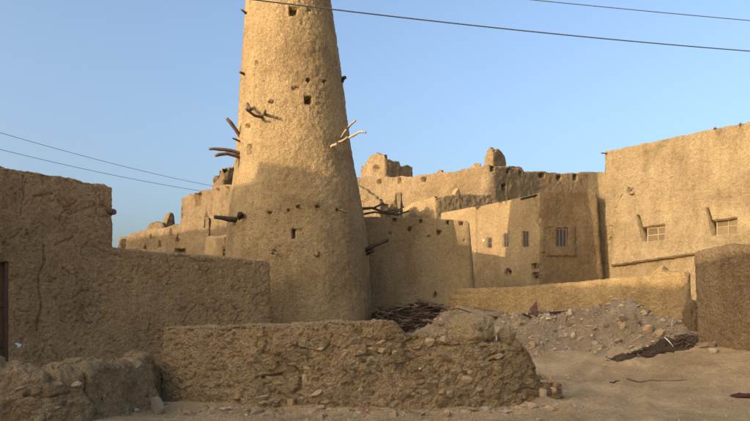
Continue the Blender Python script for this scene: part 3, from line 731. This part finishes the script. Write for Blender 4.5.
# ------------------------------------------------------------------ sunlit building on the right
S0 = np.array([12.83, 35.51]); dR = np.array([.7071, -.7071])
def right_extra(px, py, V):
    top = np.interp(px, [612, 650, 700, 750], [219, 216, 212, 207]); low = np.interp(px, [612, 692, 750], [266, 254.5, 247])
    k = np.clip((py-top)/(low-top), 0, 1)
    on = sst(611.5, 614.5, px)*(py < low+0.1)
    d = on*(0.04+0.36*k)*sst(-2, 3, py-top)
    d = d + sst(0, 8, py-low)*(px > 604)*0.0
    er = np.exp(-((py-np.interp(px, [610, 650, 700, 750], [178, 170, 161, 156]))/9)**2)*sst(0.0, 0.35, fbm(V*np.array([.5, .5, .9]), 2, 97))
    d = d - er*(0.03+0.09*np.maximum(0, fbm(V*6, 3, 98)))
    for (x0, y0, x1, y1) in ((637.5, 215, 666, 242.5), (707, 208, 738, 236)):
        # opening: slanted left slot cut deep to add shade, upright pane on right
        lj = np.interp(py, [y0, y1], [x0, x0+8.0]); ty = np.interp(px, [x0, x1], [y0+13.5, y0+9.5]); by = np.interp(px, [x0, x1], [y1+.8, y1-2.8])
        m = (px > lj) & (px < x1) & (py > ty) & (py < by)
        slot = (px > lj-1) & (px < lj+np.interp(py, [y0, y1], [1.5, 3.5])) & (py > y0) & (py < by)
        d = np.where(m, -0.28, d); d = np.where(slot, -0.85, d)
    return d
RB = mud_building('sunlit_building', [S0-dR*1.1, S0+dR*13, S0+dR*13+np.array([7, 7]), S0-dR*1.1+np.array([6, 7])], [10.0, 11.25, 11.25, 10.0], 0.4, M['right'], d_plaster, res=0.042, batter=.012, rnd=.06, rad=.10, coarse=(1, 2, 3), jag=.06,
                  prof=[(570, 172.5), (591, 172), (604.8, 172), (605.6, 151), (650, 142), (700, 131.5), (750, 121.5), (900, 91), (1200, 30)], frontedges=[0], extra=right_extra,
                  holes=[(627, 188, 631.5, 193, .12, 'o'), (609, 237, 613, 240, .15, 'o')],
                  cracks=[([(622, 195), (617, 206), (614.5, 216)], .9, .05), ([(595, 230), (612, 226)], .8, .04), ([(640, 192), (700, 190), (750, 191)], .7, .025), ([(632, 206), (665, 204), (690, 205)], .7, .02), ([(617, 171), (650, 168), (690, 160)], .6, .015), ([(594, 241), (613, 240)], .8, .03)])
tag(RB.o, 'large pale golden mud building in full sun with two crossed windows', 'building')
for (x0, y0, x1, y1) in ((644.5, 226.5, 666, 241), (714, 217, 738, 234)):
    window(RB, x0, y0, x1, y1, .40, M['frame'], M['shutter'], 1, 1, .04)
stick(RB, 'beam', M['wood'], 629, 190, (.05, -.25, .12), .08, 41); stick(RB, 'beam', M['wood'], 630.5, 194, (.05, -.22, -.03), .07, 42)
stick(RB, 'beam', M['wood'], 607, 153.5, (-.35, -.1, -.02), .045, 43); stick(RB, 'beam', M['wood'], 714, 129, (-.02, -.15, .03), .05, 44); stick(RB, 'beam', M['wood'], 740, 126, (-.02, -.12, .1), .05, 45)

# ------------------------------------------------------------------ courtyard wall on the right, and the near one at the right edge
nY = np.array([-.653, -.757]); y0_, y1_ = np.array([3.25, 26.9]), np.array([9.95, 21.1])
YW = mud_wall('courtyard_wall', [y0_-nY*.3, y1_-nY*.3], .3, [(430, 291), (449, 290), (500, 288), (540, 286), (600, 280.5), (630, 277.5), (652, 275.5), (658, 269.5), (664, 266.5), (668, 272), (674, 273), (680, 277), (690, 285)], 0.0, M['yard'], d_plaster,
              res=0.038, batter=.03, rnd=.10, jag=.04)
tag(YW.o, 'long golden mud courtyard wall behind the rubble heap', 'wall')
NW = mud_wall('mud_wall', [(9.55, 18.5), (9.85, 17.7), (10.6, 16.1), (12.2, 13.0)], .30, [(660, 262), (690, 258), (697, 251.5), (715, 248.5), (735, 245.5), (745, 247), (755, 244), (800, 236), (1000, 205)], -0.2, M['near'], d_pitted, res=0.032, batter=-.03, rnd=.16, jag=.05,
              holes=[(741, 246, 752, 254, .08, 'o')])
tag(NW.o, 'dark rough mud wall rising at the right edge', 'wall')
lump('fallen_clod', at(692, 326, 19.6), (.34, .32, .85), M['darkened'], None, 31, sub=4)
tag(bpy.data.objects['fallen_clod'], 'dark block of mud standing between the two right-hand walls', 'mud block')

# ------------------------------------------------------------------ ruined fortress on the hill behind
FT = mud_building('fortress_wall', [(-9.0, 55.7), (8.53, 47.4), (13.2, 51.2), (21, 55.5), (21, 62), (-9, 62)], [13.6, 13.5, 13.2, 13.3, 13, 13], 2.5, M['fort'], d_fort, res=0.10, batter=.06, rnd=.12, rad=.5, thick=.7, coarse=(3, 4, 5), jag=.10,
                  prof=[(300, 178), (360, 178), (365, 176.5), (412, 176), (440, 172), (470, 168), (488, 164.5), (496, 165.5), (508, 166.5), (523, 169), (525, 171.5), (546, 171.5), (560, 173), (590, 172), (640, 172)], frontedges=[0, 1, 2],
                  holes=[(491.5, 166, 494.5, 171, .5), (507, 169, 509.5, 173, .5), (519, 171, 521.5, 176, .5), (540, 173, 543, 178, .5), (557.5, 175.5, 560.5, 180, .5), (573.5, 175, 576.5, 180, .5), (502.5, 184, 506, 190, .5),
                         (377.5, 179.5, 380.5, 183.5, .5), (398, 178, 401, 183, .5), (422, 177, 426, 181, .4)])
tag(FT.o, 'long fortress wall with loopholes on the hill under the skyline', 'fortress wall')
def ruin(name, poly, prof, zb, label, cat, disp=d_fort, res=0.09, fe=(0, 1), holes=(), mat='fort', thick=.4, roof=.4, batter=.05, jag=.12, rad=.2, zs=None):
    n = len(poly); z0 = np.mean([topline(prof)(np.array([poly[0]]))[0], topline(prof)(np.array([poly[1]]))[0]])
    s = mud_building(name, poly, [z0]*n, zb, M[mat], disp, res=res, batter=batter, rnd=.1, rad=rad, thick=thick, roof=roof, coarse=tuple(range(max(fe)+1, n)), jag=jag, prof=prof, frontedges=list(fe), holes=holes)
    tag(s.o, label, cat); return s
g = gx
ruin('ruined_room', [g(360.5, 56.5), g(385, 54.0), g(413, 56.2), (2.9, 58.5), (-.8, 59)], [(355, 176), (361, 170), (366, 158), (372, 153.5), (384, 153.5), (386, 158), (399, 160.5), (401, 164.5), (412, 166), (416, 172)], 12.3,
     'ruined room with a broken sunlit corner on the fortress left of centre', 'ruin', holes=[(373, 165, 379, 172, .5, 'o')], jag=.3)
ruin('ruined_pillar', [g(484.5, 50.2), g(493, 49.4), g(506, 50.6), (9.4, 52.0)], [(480, 163), (485, 158), (487, 150), (489.5, 147), (492, 150.5), (495, 151), (498, 148), (502, 152), (506, 157), (510, 162)], 12.4,
     'jagged broken pillar on the skyline above the fortress corner', 'ruin', d_fort, .08, jag=.08, rad=.12)
ruin('parapet_stub', [g(471, 51.5), g(481, 51.0), (8.6, 53), (7.8, 53)], [(468, 168), (472, 165), (478, 163.5), (484, 165)], 12.5, 'low dark parapet stub left of the broken pillar', 'ruin', res=.1)
ruin('parapet_stub', [g(509, 51.2), g(523, 52.0), (12, 54), (11, 54)], [(505, 168), (509, 166.3), (523, 167.5), (526, 169)], 12.4, 'low parapet stub right of the broken pillar', 'ruin', res=.1)
ruin('parapet_stub', [g(436, 53.2), g(443, 52.8), (5.8, 54.5), (5.2, 54.5)], [(434, 174), (437, 170.5), (441, 169.5), (445, 172)], 12.5, 'small lump of ruined parapet midway along the fortress wall', 'ruin', res=.1)
ruin('ruined_house', [g(403, 45.6), g(435, 42.4), g(494, 45.2), (8.5, 46.9), (3.2, 47.8)], [(395, 218), (404, 208), (412, 203), (422, 199), (434, 195), (436, 196.5), (455, 195.5), (456, 191), (459, 188), (461, 195), (470, 194), (494, 193)], 3.0,
     'roofless ruined house with a pale left wall below the fortress', 'ruin', d_fort, .07, mat='house')
ruin('collapsed_wall', [g(352, 41.5), g(380, 39.5), g(402, 40.6), (1.8, 44), (-1.2, 45)], [(340, 182), (352, 183), (358, 186), (363, 188), (368, 191), (374, 196), (380, 199), (388, 203), (395, 208), (404, 214)], 3.0,
     'crumbling stepped wall beside the tower below the ruined room', 'ruin', d_ruin, .08, jag=.2)

LF = ruin('fortress_range', [g(117.5, 44.0), (-9.25, 35.6), (-8.6, 38.5), (-15.5, 47)], [(110, 240), (118, 239), (126, 236), (130, 233.5), (150, 230), (165, 227), (178, 223.5), (185, 222), (200, 218.5), (212, 216)], 1.0,
     'lower fortress range with triangular niches at far left', 'fortress wall', d_fort, .065, (0,), mat='fort', jag=.12,
     holes=[(149, 233, 153, 239, .4, 't'), (168.5, 227.5, 173, 235.5, .5, 't'), (175.5, 235, 179.5, 241.5, .4, 't'), (157.5, 239.5, 161.5, 247, .4, 't'), (143, 243, 146.5, 249, .4, 't'), (120.5, 239.5, 125, 249, .5), (175, 249, 184.5, 253, .4)])
LF2 = ruin('fortress_block', [g(180, 39.6), g(236, 33.4), (-5.5, 37), (-9.5, 43)], [(176, 199), (180, 197.5), (190, 193.5), (205, 190), (213, 187), (221, 184.5), (236, 183)], 1.0,
     'taller fortress block with a deep slot directly left of the tower', 'fortress wall', d_fort, .065, (0,), mat='fort', jag=.12,
     holes=[(195.5, 193, 201, 206, .6), (216, 188.5, 219.5, 192, .4), (225, 187, 229, 195.5, .4), (204, 211, 208, 219, .4, 't'), (198.5, 226, 200.5, 235, .3), (180.5, 213.5, 183, 217.5, .3, 'o'), (180.5, 208, 182.5, 210.5, .3, 'o')])
ruin('ruined_gable', [g(211, 41.5), g(223, 40.5), g(240, 41.5), (-8.5, 44), (-10.5, 44)], [(206, 186), (211, 183), (216, 176), (219, 171.5), (222, 170), (226, 172), (230, 168), (240, 164)], 4.0,
     'dark jagged ruin poking up behind the fortress block beside the tower', 'ruin', d_ruin, .08, jag=.5)
ruin('ruined_turret', [g(147, 46.5), g(163, 45.8), g(176, 46.6), (-13.5, 49), (-16, 49)], [(145, 232), (148, 228), (153, 222.5), (163, 222.5), (166, 226), (167, 221), (170, 213.5), (173, 215), (175, 221), (179, 226)], 5.0,
     'small jagged ruin showing above the fortress range at left', 'ruin', d_ruin, .08, jag=.35)
ruin('annex', [g(203, 33.2), g(216, 32.2), g(233, 32.4), (-5.5, 35), (-8.0, 36)], [(195, 237), (203, 236), (225, 235.5), (240, 235.5)], 1.0,
     'low rounded annex at the foot of the tower on its left', 'annex', d_smooth, .06, mat='tower', jag=.05, rad=.5)

# ------------------------------------------------------------------ rubble heap and debris
crest = np.array([(.6, 24.0, .3), (1.5, 23.6, .6), (2.6, 23.3, 1.02), (3.7, 22.9, 1.22), (5.2, 22.6, 1.14), (6.5, 22.0, 1.15), (7.5, 21.5, 1.25), (8.3, 21.05, 1.15), (9.0, 20.4, .62), (9.7, 19.8, .12)])
def heap_h(x, y):
    P = np.stack([x, y, 0*x], -1)
    xw = x+.25*fbm(P*.9, 3, 85); yw = y+.25*fbm(P*.9, 3, 86)
    h = 0*x
    for a, b in zip(crest[:-1], crest[1:]):
        d = b[:2]-a[:2]; t = np.clip(((xw-a[0])*d[0]+(yw-a[1])*d[1])/(d@d), 0, 1)
        dist = np.hypot(xw-a[0]-t*d[0], yw-a[1]-t*d[1]); hh = a[2]+(b[2]-a[2])*t
        h = np.maximum(h, hh*np.exp(-(dist/1.28)**1.7))
    f1, f2 = worley(P*3.5, 81); g1, _ = worley(P*8, 82)
    k = np.clip(h*3, 0, 1)
    return h-0.08 + k*(0.34*fbm(P*1.1, 4, 83, .6)+0.16*(0.5-f1)+0.08*(0.5-g1))
def heap_mesh(name, x0, x1, y0, y1, res, hf, mat):
    xs = np.arange(x0, x1, res); ys = np.arange(y0, y1, res); X, Y = np.meshgrid(xs, ys, indexing='ij')
    H = hf(X, Y); Zg = gz(X, Y); Z = Zg+H
    edge = np.zeros(X.shape, bool); edge[0] = edge[-1] = True; edge[:, 0] = edge[:, -1] = True
    Z = np.where(edge, Zg-.3, Z)
    nx, ny = X.shape; ii = np.arange(nx-1)[:, None]*ny+np.arange(ny-1)[None]
    F = np.stack([ii, ii+ny, ii+ny+1, ii+1], -1).reshape(-1, 4)
    hv = H.ravel(); keep = (hv[F].max(1) > -0.09)
    return raw_mesh(name, np.stack([X, Y, Z], -1).reshape(-1, 3), F[keep], mat)
HP = heap_mesh('rubble_heap', .8, 10.6, 18.4, 25.2, .035, heap_h, M['rubble'])
tag(HP, 'heap of pale earth and broken stones against the courtyard wall', 'rubble')
def heap_z(x, y): return float(gz(np.array([x]), np.array([y]))[0]+max(0, float(heap_h(np.array([float(x)]), np.array([float(y)]))[0])))
r2 = random.Random(12)
cnt = 0
while cnt < 285:
    x = r2.uniform(1.8, 10.0); y = r2.uniform(19.0, 23.8)
    h = float(heap_h(np.array([x]), np.array([y]))[0])
    if h < 0.02 and r2.random() < .8: continue
    grey = 5.5 < x < 8.2 and r2.random() < .6
    s = r2.choice([.05, .06, .06, .07, .08, .09, .10, .12, .15, .19]) * (1.25 if x < 5.5 else 1)
    put_rock('stone', 'greystone' if grey else r2.choice(['stone', 'stone', 'stone', 'greystone']), (x, y, heap_z(x, y)+s*.12), (s*r2.uniform(.9, 1.4), s*r2.uniform(.8, 1.1), s*r2.uniform(.6, 1.0)), r2, HP, .8)
    cnt += 1
for k in range(34):                                   # bigger lumps of fallen wall
    x = r2.uniform(2.4, 9.4); y = r2.uniform(19.6, 22.6)
    if float(heap_h(np.array([x]), np.array([y]))[0]) < .08: continue
    s_ = r2.uniform(.12, .30); lump('clod', (x, y, heap_z(x, y)), (s_*r2.uniform(.9, 1.4), s_, s_*r2.uniform(.6, .9)), M['rubble'], HP, 300+k, 3, d_stony)
def chips(name, pts, mats, rng, parent, smin, smax):
    """many small angular chips joined in one mesh"""
    V = []; F = []; base = np.array([(1, 0, 0), (-1, 0, 0), (0, 1, 0), (0, -1, 0), (0, 0, 1), (0, 0, -1)], float)
    tri = [(0, 2, 4), (2, 1, 4), (1, 3, 4), (3, 0, 4), (2, 0, 5), (1, 2, 5), (3, 1, 5), (0, 3, 5)]
    r = np.random.RandomState(rng)
    for p in pts:
        s = r.uniform(smin, smax)*(1+1.2*(r.rand() < .1)); b = base*s*np.array([r.uniform(.8, 1.6), r.uniform(.7, 1.1), r.uniform(.3, .8)])*r.uniform(.7, 1.2, (6, 1))
        q, _ = np.linalg.qr(r.normal(size=(3, 3)))
        a = r.uniform(0, 6.28); ca, sa = math.cos(a), math.sin(a); Rz = np.array([[ca, -sa, 0], [sa, ca, 0], [0, 0, 1]])
        tl = np.eye(3)+.35*(q-np.eye(3))*.5
        k = len(V); V += list((b@tl.T)@Rz.T+np.array(p)); F += [(a_+k, b_+k, c_+k) for a_, b_, c_ in tri]
    o = raw_mesh(name, np.array(V), np.array(F), mats, parent, False); o['kind'] = 'stuff'; return o
rs = np.random.RandomState(3)
xy = np.c_[rs.uniform(1.5, 10.2, 7000), rs.uniform(18.7, 24.2, 7000)]
hh = heap_h(xy[:, 0], xy[:, 1]); keep = (hh > 0.0) | (rs.rand(len(hh)) < .10)
xy = xy[keep]; zz = gz(xy[:, 0], xy[:, 1])+np.maximum(0, hh[keep])
P3 = np.c_[xy, zz+.005]
c1 = chips('stone_chips', P3[::2], M['stone'], 4, HP, .016, .06); c2 = chips('grey_stone_chips', P3[1::2], M['greystone'], 5, HP, .016, .06)

def plank(px, py, Y, L, wd, th, yaw, pitch, mat, label, seed, cat='plank', name='plank', roll=0.0, dz=0.0):
    x, y = gx(px, Y); z = heap_z(x, y)+th*.5+abs(math.sin(pitch))*L*.22+.02
    o = box(name, (L, wd, th), M[mat], (x, y, z+dz), (roll, pitch, yaw), None, .012, seed)
    tag(o, label, cat, 'timber scraps on the rubble'); return o
plank(474, 306, 22.3, 1.35, .16, .09, .25, .30, 'palewood', 'thick weathered plank slanting down behind the large boulder', 1)
plank(466, 309, 22.0, .75, .20, .08, -.3, .42, 'wood', 'short dark plank end leaning at the left of the timber scraps', 2)
plank(488, 305, 22.8, 1.0, .13, .06, -.2, .18, 'wood', 'dark narrow plank lying behind the thick weathered plank', 3)
plank(497, 309, 22.2, .9, .11, .05, .5, .12, 'palewood', 'pale narrow plank crossing the middle of the scraps', 4)
plank(516, 312, 22.2, 1.0, .09, .05, -.45, -.22, 'palewood', 'thin pale batten sloping up to the right', 5)
plank(530, 313, 21.9, .8, .10, .05, .6, .28, 'wood', 'short brown batten below the rusty tin shard', 6)
plank(560, 305, 22.0, .75, .16, .05, .1, -.05, 'tinrust', 'reddish board lying flat right of the rusty tin shard', 7)
plank(548, 309, 21.8, .55, .18, .05, -.4, .2, 'palewood', 'pale broken board beside the white scrap', 8)
# rusty shard standing up
sh = raw_mesh('tin_shard', np.array([at(528, 305, 22.2), at(537, 304, 22.0), at(537.5, 297, 22.05), at(536.5, 289.5, 22.2), at(533.5, 293, 22.2), at(530, 296, 22.25)] +
              [tuple(np.array(q)+np.array((.02, .05, 0))) for q in (at(528, 305, 22.2), at(537, 304, 22.0), at(537.5, 297, 22.05), at(536.5, 289.5, 22.2), at(533.5, 293, 22.2), at(530, 296, 22.25))]),
              np.array([(0, 1, 2, 5), (5, 2, 3, 4), (11, 8, 7, 6), (10, 9, 8, 11), (0, 6, 7, 1), (1, 7, 8, 2), (2, 8, 9, 3), (3, 9, 10, 4), (4, 10, 11, 5), (5, 11, 6, 0)]), M['tinrust'], None, False)
sh.location = (0, 0, heap_z(at(532, 305, 22.1)[0], 22.1)-at(532, 305, 22.1)[2]-.05)
tag(sh, 'pointed rusty tin shard standing up in the rubble', 'scrap metal')
def crumple(name, c, size, mat, seed, label, cat):
    o = lump(name, c, size, mat, None, seed, 4, lambda P: 0.9*min(size)*fbm(P*8, 4, seed, .65)); tag(o, label, cat); return o
crumple('pale_scrap', (at(548, 307, 21.7)[0], 21.7, heap_z(at(548, 307, 21.7)[0], 21.7)+.02), (.14, .10, .05), M['palestone'], 4, 'crumpled pale scrap in the rubble beside the boards', 'scrap')
crumple('pale_scrap', (at(609, 299, 21.3)[0], 21.3, heap_z(at(609, 299, 21.3)[0], 21.3)+.03), (.13, .10, .04), M['palestone'], 6, 'pale scrap lying on the crest of the rubble heap', 'scrap')

# dark fibre pile in front
dbumps = [(8.5, 18.7, .32, .6, .4), (9.2, 18.9, .30, .5, .42), (9.8, 18.8, .24, .4, .4), (7.9, 18.5, .26, .5, .38), (7.2, 18.3, .20, .5, .32), (8.9, 18.45, .22, .3, .25)]
def dung_h(x, y):
    h = 0*x
    for bx, by, a, sx, sy in dbumps: h = np.maximum(h, a*np.exp(-(((x-bx)/sx)**2+((y-by)/sy)**2)))
    P = np.stack([x, y, 0*x], -1)
    return h-0.11+np.clip(h*3, 0, 1)*(0.22*fbm(P*2.6, 4, 93, .62)+0.08*fbm(P*np.array([12, 5, 1.]), 2, 94))
DP = heap_mesh('dark_fibre_pile', 5.6, 11.0, 17.2, 20.2, .03, dung_h, M['dung']); tag(DP, 'long low pile of dark fibrous waste in front of the rubble', 'waste pile')
def dung_z(x, y): return float(gz(np.array([x]), np.array([y]))[0]+max(0, float(dung_h(np.array([float(x)]), np.array([float(y)]))[0])))
r3 = random.Random(8)
for k in range(110):
    bx, by, a, sx, sy = r3.choice(dbumps); x = bx+r3.gauss(0, sx*.5); y = by+r3.gauss(0, sy*.5)
    if y > 19.4: continue
    L = r3.uniform(.15, .45); an = r3.uniform(-.6, .6); z = dung_z(x, y)+.015
    tube('fibre', [(x-L/2*math.cos(an), y-L/2*math.sin(an), z-.03), (x, y, z+.03), (x+L/2*math.cos(an), y+L/2*math.sin(an), z-.03)], [.012, .016, .008], M['dung'] if k % 3 else M['wood'], DP, 5, .2, k)
sx_, sy_ = 8.35, 18.25
t_ = tube('stick', [(8.42, 18.62, dung_z(8.42, 18.62)+.10), (8.5, 18.5, dung_z(8.5, 18.5)+.03), (8.56, 18.38, dung_z(8.56, 18.38)+.01)], .012, M['white'], None, 6, .1, 3)
tag(t_, 'thin white stick lying on the dark waste pile', 'stick')
def loose(px, py, size, key, label, seed, sub=3, name='loose_stone'):
    # find the ground point seen at (px,py)
    for Y in np.arange(9, 30, .02):
        x = (px-375)*Y/FPX
        if CAMZ+(HOR-py)*Y/FPX <= gz(np.array([x]), np.array([Y]))[0]: break
    z = ground_h(x, Y)
    o = put_rock(name, key, (x, Y, z+size[2]*.4), size, random.Random(seed), rot=(0, 0, seed), mesh=rock_mesh(200+seed, M[key], 3, 9)); tag(o, label, 'stone', 'loose stones on the lane'); return o
loose(633, 352.5, (.13, .09, .07), 'palestone', 'pale stone at the left front of the dark waste pile', 1)
loose(656, 350, (.13, .10, .09), 'palestone', 'pale stone at the middle front of the dark waste pile', 2)
loose(707, 347, (.24, .18, .16), 'stone', 'tan clod at the right end of the dark waste pile', 3)
loose(719, 344, (.28, .2, .18), 'stone', 'larger tan clod between the waste pile and the near right wall', 4)
loose(730, 346, (.2, .15, .10), 'stone', 'tan clod nearest the right edge', 5)
loose(712, 351, (.18, .14, .09), 'greystone', 'grey clod in front of the tan clods', 6)
loose(735, 338, (.22, .15, .12), 'redstone', 'reddish stone lying by the near right wall', 7)
loose(663, 367, (.06, .05, .04), 'stone', 'small dark stone alone in the middle of the lane', 8)
loose(630, 334, (.15, .12, .16), 'stone', 'small upright clod above the dark waste pile', 9)
loose(165, 404, (.10, .08, .05), 'greystone', 'grey stone at the left foot of the low wall', 10)
loose(136, 412, (.08, .07, .05), 'palestone', 'small pale stone near the bottom edge at left', 11)
loose(205, 408, (.12, .09, .06), 'stone', 'tan stone fallen at the left foot of the low wall', 12)
loose(225, 411, (.14, .10, .07), 'palestone', 'pale stone fallen before the low wall left of its cracks', 13)
crumple('maroon_rag', (at(743, 374, 13.6)[0], 13.6, ground_h(7.8, 13.6)+.02), (.26, .14, .06), M['rag'], 14, 'crumpled maroon rag on the ground at the right edge', 'rag')
def stickg(px, py, L, yaw, r, mat, label, seed):
    for Y in np.arange(9, 30, .02):
        x = (px-375)*Y/FPX
        if CAMZ+(HOR-py)*Y/FPX <= gz(np.array([x]), np.array([Y]))[0]: break
    pts = []
    for t in np.linspace(-.5, .5, 6):
        a, b = x+L*t*math.cos(yaw), Y+L*t*math.sin(yaw)+.05*math.sin(t*7); pts.append((a, b, ground_h(a, b)+r*.7))
    o = tube('twig', pts, [r, r*1.1, r, r*.9, r*.8, r*.5], M[mat], None, 6, .2, seed); tag(o, label, 'twig', 'twigs on the lane')
stickg(656, 380, 1.35, -.42, .014, 'wood', 'long thin twig slanting across the lane', 1)
stickg(615, 382, .25, .2, .02, 'black', 'short dark twig left of the long thin twig', 2)
stickg(612, 359, .3, 0, .015, 'wood', 'thin twig just in front of the dark waste pile', 3)

# slabs and lumps along the foot of the low wall
talus = bpy.data.objects.new('wall_foot_rubble', None); sc.collection.objects.link(talus)
tag(talus, 'fallen flat stones and clods along the foot of the low wall', 'rubble')
r4 = random.Random(21)
for k in range(120):
    x = r4.uniform(-4.3, 3.9); y = 13.3-.05*x-abs(r4.gauss(0.1, .30))-.30
    if y < 10.9 or x < -3.6 and y < 12.6: continue
    s = r4.choice([.04, .05, .06, .08, .10, .13, .16]); key = r4.choice(['stone', 'stone', 'greystone', 'stone', 'palestone' if s < .07 else 'stone', 'redstone' if -1.5 < x < 0 and s > .07 else 'stone'])
    put_rock('stone', key, (x, y, ground_h(x, y)-s*.03), (s*r4.uniform(1.0, 1.6), s*r4.uniform(.8, 1.1), s*r4.uniform(.45, .75)), r4, talus, .35)
for (px, py, s) in [(551, 380, .12), (556, 384, .13), (548, 386, .14), (560, 388, .09), (541, 391, .16), (553, 390, .10), (545, 377, .10), (565, 391, .07)]:
    Y = 13.55; x = (px-375)*Y/FPX; put_rock('stone', 'stone', (x, Y+r4.uniform(-.2, .3), at(px, py, Y)[2]), (s*1.3, s, s*.75), r4, talus, .5)
rs = np.random.RandomState(9); m = 2600
xx = rs.uniform(-4.6, 4.2, m); yy = 13.3-.05*xx-.2-np.abs(rs.normal(.1, .7, m)); ok = (yy > 10.6) & ~((xx < -3.9) & (yy < 12.2)); xx, yy = xx[ok], yy[ok]
chips('wall_foot_chips', np.c_[xx, yy, gz(xx, yy)+gz_detail(xx, yy)+.003], M['stone'], 10, talus, .008, .03)
m = 4500; xx = rs.uniform(-4, 12, m); yy = rs.uniform(10.4, 21, m)
gs = chips('grit', np.c_[xx, yy, gz(xx, yy)+gz_detail(xx, yy)+.002], M['stone'], 14, None, .006, .026); tag(gs, 'scattered grit and small stones over the dirt lane', 'grit', None, 'stuff')

# dark debris at the foot of the plain house
deb = bpy.data.objects.new('timber_debris', None); sc.collection.objects.link(deb); tag(deb, 'dark tangle of broken timber and palm trunk at the foot of the plain house', 'debris')
r5 = random.Random(31)
for k in range(110):
    px = r5.uniform(378, 449); py = r5.uniform(305 + max(0, (400-px)*.2), 330); Y = 24.5+r5.uniform(-.4, .5)-(py-304)*.05
    x, y, z = at(px, py, Y); L = r5.uniform(.25, .9)*(1.5 if k % 9 == 0 else 1); yaw = r5.uniform(-1.2, 1.2); pt = r5.uniform(-.35, .35); rr = r5.uniform(.012, .05)
    d = Vector((math.cos(yaw)*math.cos(pt), math.sin(yaw), math.sin(pt)))*L/2; c = Vector((x, y, z))
    mt = M[r5.choice(['wood', 'wood', 'dung', 'dung', 'black'])]
    if k % 6: tube('timber', [c-d, c-d*.3+Vector((0, 0, .04)), c+d*.3, c+d], [rr, rr*1.05, rr, rr*.6], mt, deb, 6, .35, k)
    else: box('board', (L, rr*3.2, rr*.8), mt, c, (r5.uniform(-.8, .8), -pt, yaw), deb, .02, k)
def deb_h(x, y):
    P = np.stack([x, y, 0*x], -1); h = 1.35*np.exp(-(((x-1.4)/2.3)**4+((y-25.6)/1.3)**4)); return h-.1+np.clip(h, 0, 1)*.25*fbm(P*1.5, 4, 66)
dm = heap_mesh('debris_mound', -2.0, 4.6, 23.6, 27.4, .06, deb_h, M['dung']); dm.parent = deb
put_rock('trunk_slab', 'stone', at(428, 305, 25.0), (.55, .3, .22), random.Random(7), deb, mesh=rock_mesh(91, M['wood'], 3, 8), rot=(0, .35, 0))

# dead branches on the plain house's roof
br = bpy.data.objects.new('dead_branches', None); sc.collection.objects.link(br); tag(br, 'bare dead branches lying on the roof edge beside the tower', 'branches')
for k, (pts, r) in enumerate([([(361, 209), (372, 208), (384, 212), (398, 215), (409, 211)], .07), ([(374, 208), (382, 204), (388, 205)], .045), ([(392, 213.5), (400, 209), (404, 207)], .04), ([(364, 214), (375, 212), (390, 214)], .05), ([(383, 212), (394, 210), (402, 212)], .035)]):
    Y = 28.6
    tube('branch', [at(a, b, Y+.15*i) for i, (a, b) in enumerate(pts)], [r*(1-.12*i) for i in range(len(pts))], M['wood'], br, 7, .2, k)

# ------------------------------------------------------------------ overhead wires
def wire(name, pts, r, label, sag=0.0):
    P = [Vector(at(*p)) for p in pts]; L = np.r_[0, np.cumsum([(b-a).length for a, b in zip(P[:-1], P[1:])])]
    A = np.array(P); s = np.linspace(0, L[-1], 60)
    k = len(P)-1; f = np.polyfit(L, A, min(2, k)); Q = sum(np.outer(s**(min(2, k)-i), f[i]) for i in range(min(2, k)+1))
    o = tube(name, [tuple(q) for q in Q], r, M['wire'], None, 6); tag(o, label, 'cable', 'overhead cables'); return o
wire('overhead_cable', [(150, -14, 15.5), (331, 9.5, 17), (500, 28, 18.5), (750, 51, 21), (900, 61, 22.5)], .017, 'thick black cable crossing the sky in front of the tower')
wire('overhead_cable', [(480, -5.5, 22), (600, 6.5, 22.5), (750, 20.5, 23), (860, 30, 23.5)], .014, 'thin cable crossing the upper right corner')
wire('overhead_cable', [(-90, 106, 26), (0, 132, 29), (105, 162, 33), (214, 186, 40.9)], .011, 'upper of two thin cables sloping down at left')
wire('overhead_cable', [(-90, 126, 26), (0, 148.5, 29), (105, 174, 33), (204, 191.3, 37.6)], .011, 'lower of two thin cables sloping down at left')

# ------------------------------------------------------------------ tall houses of the same street, left of the frame, that shade it
SH = np.array([.79, .613]); TH = np.array([-.613, .79])
def street_house(t0, t1, H, label, depth=5, s0=-6.0):
    p = [SH*s0+TH*t0, SH*s0+TH*t1, SH*(s0-depth)+TH*t1, SH*(s0-depth)+TH*t0]
    s = mud_building('street_house', p, [H]*4, -1, M['left'], d_fort, res=.3, batter=.01, rad=.15, jag=.10)
    tag(s.o, label, 'house', 'tall houses along the street')
street_house(-10, 13.8, 17.6, 'tall mud house left of the camera nearest the viewer', 5.0, -34)
street_house(13.6, 17.2, 19.3, 'second tall mud house up the street at left', 5.2, -34.1)
street_house(17.0, 19.7, 19.5, 'slim mud house between the second and third tall houses up the street', 5.1, -34.2)
street_house(19.5, 22.0, 18.7, 'lower mud house past the slim one up the street', 5.3, -34.05)
street_house(21.8, 30.0, 18.8, 'third tall mud house up the street at left', 5.0, -33.95)
street_house(29.8, 54, 20.0, 'long mud house farthest up the street at left', 5.0, -34.0)
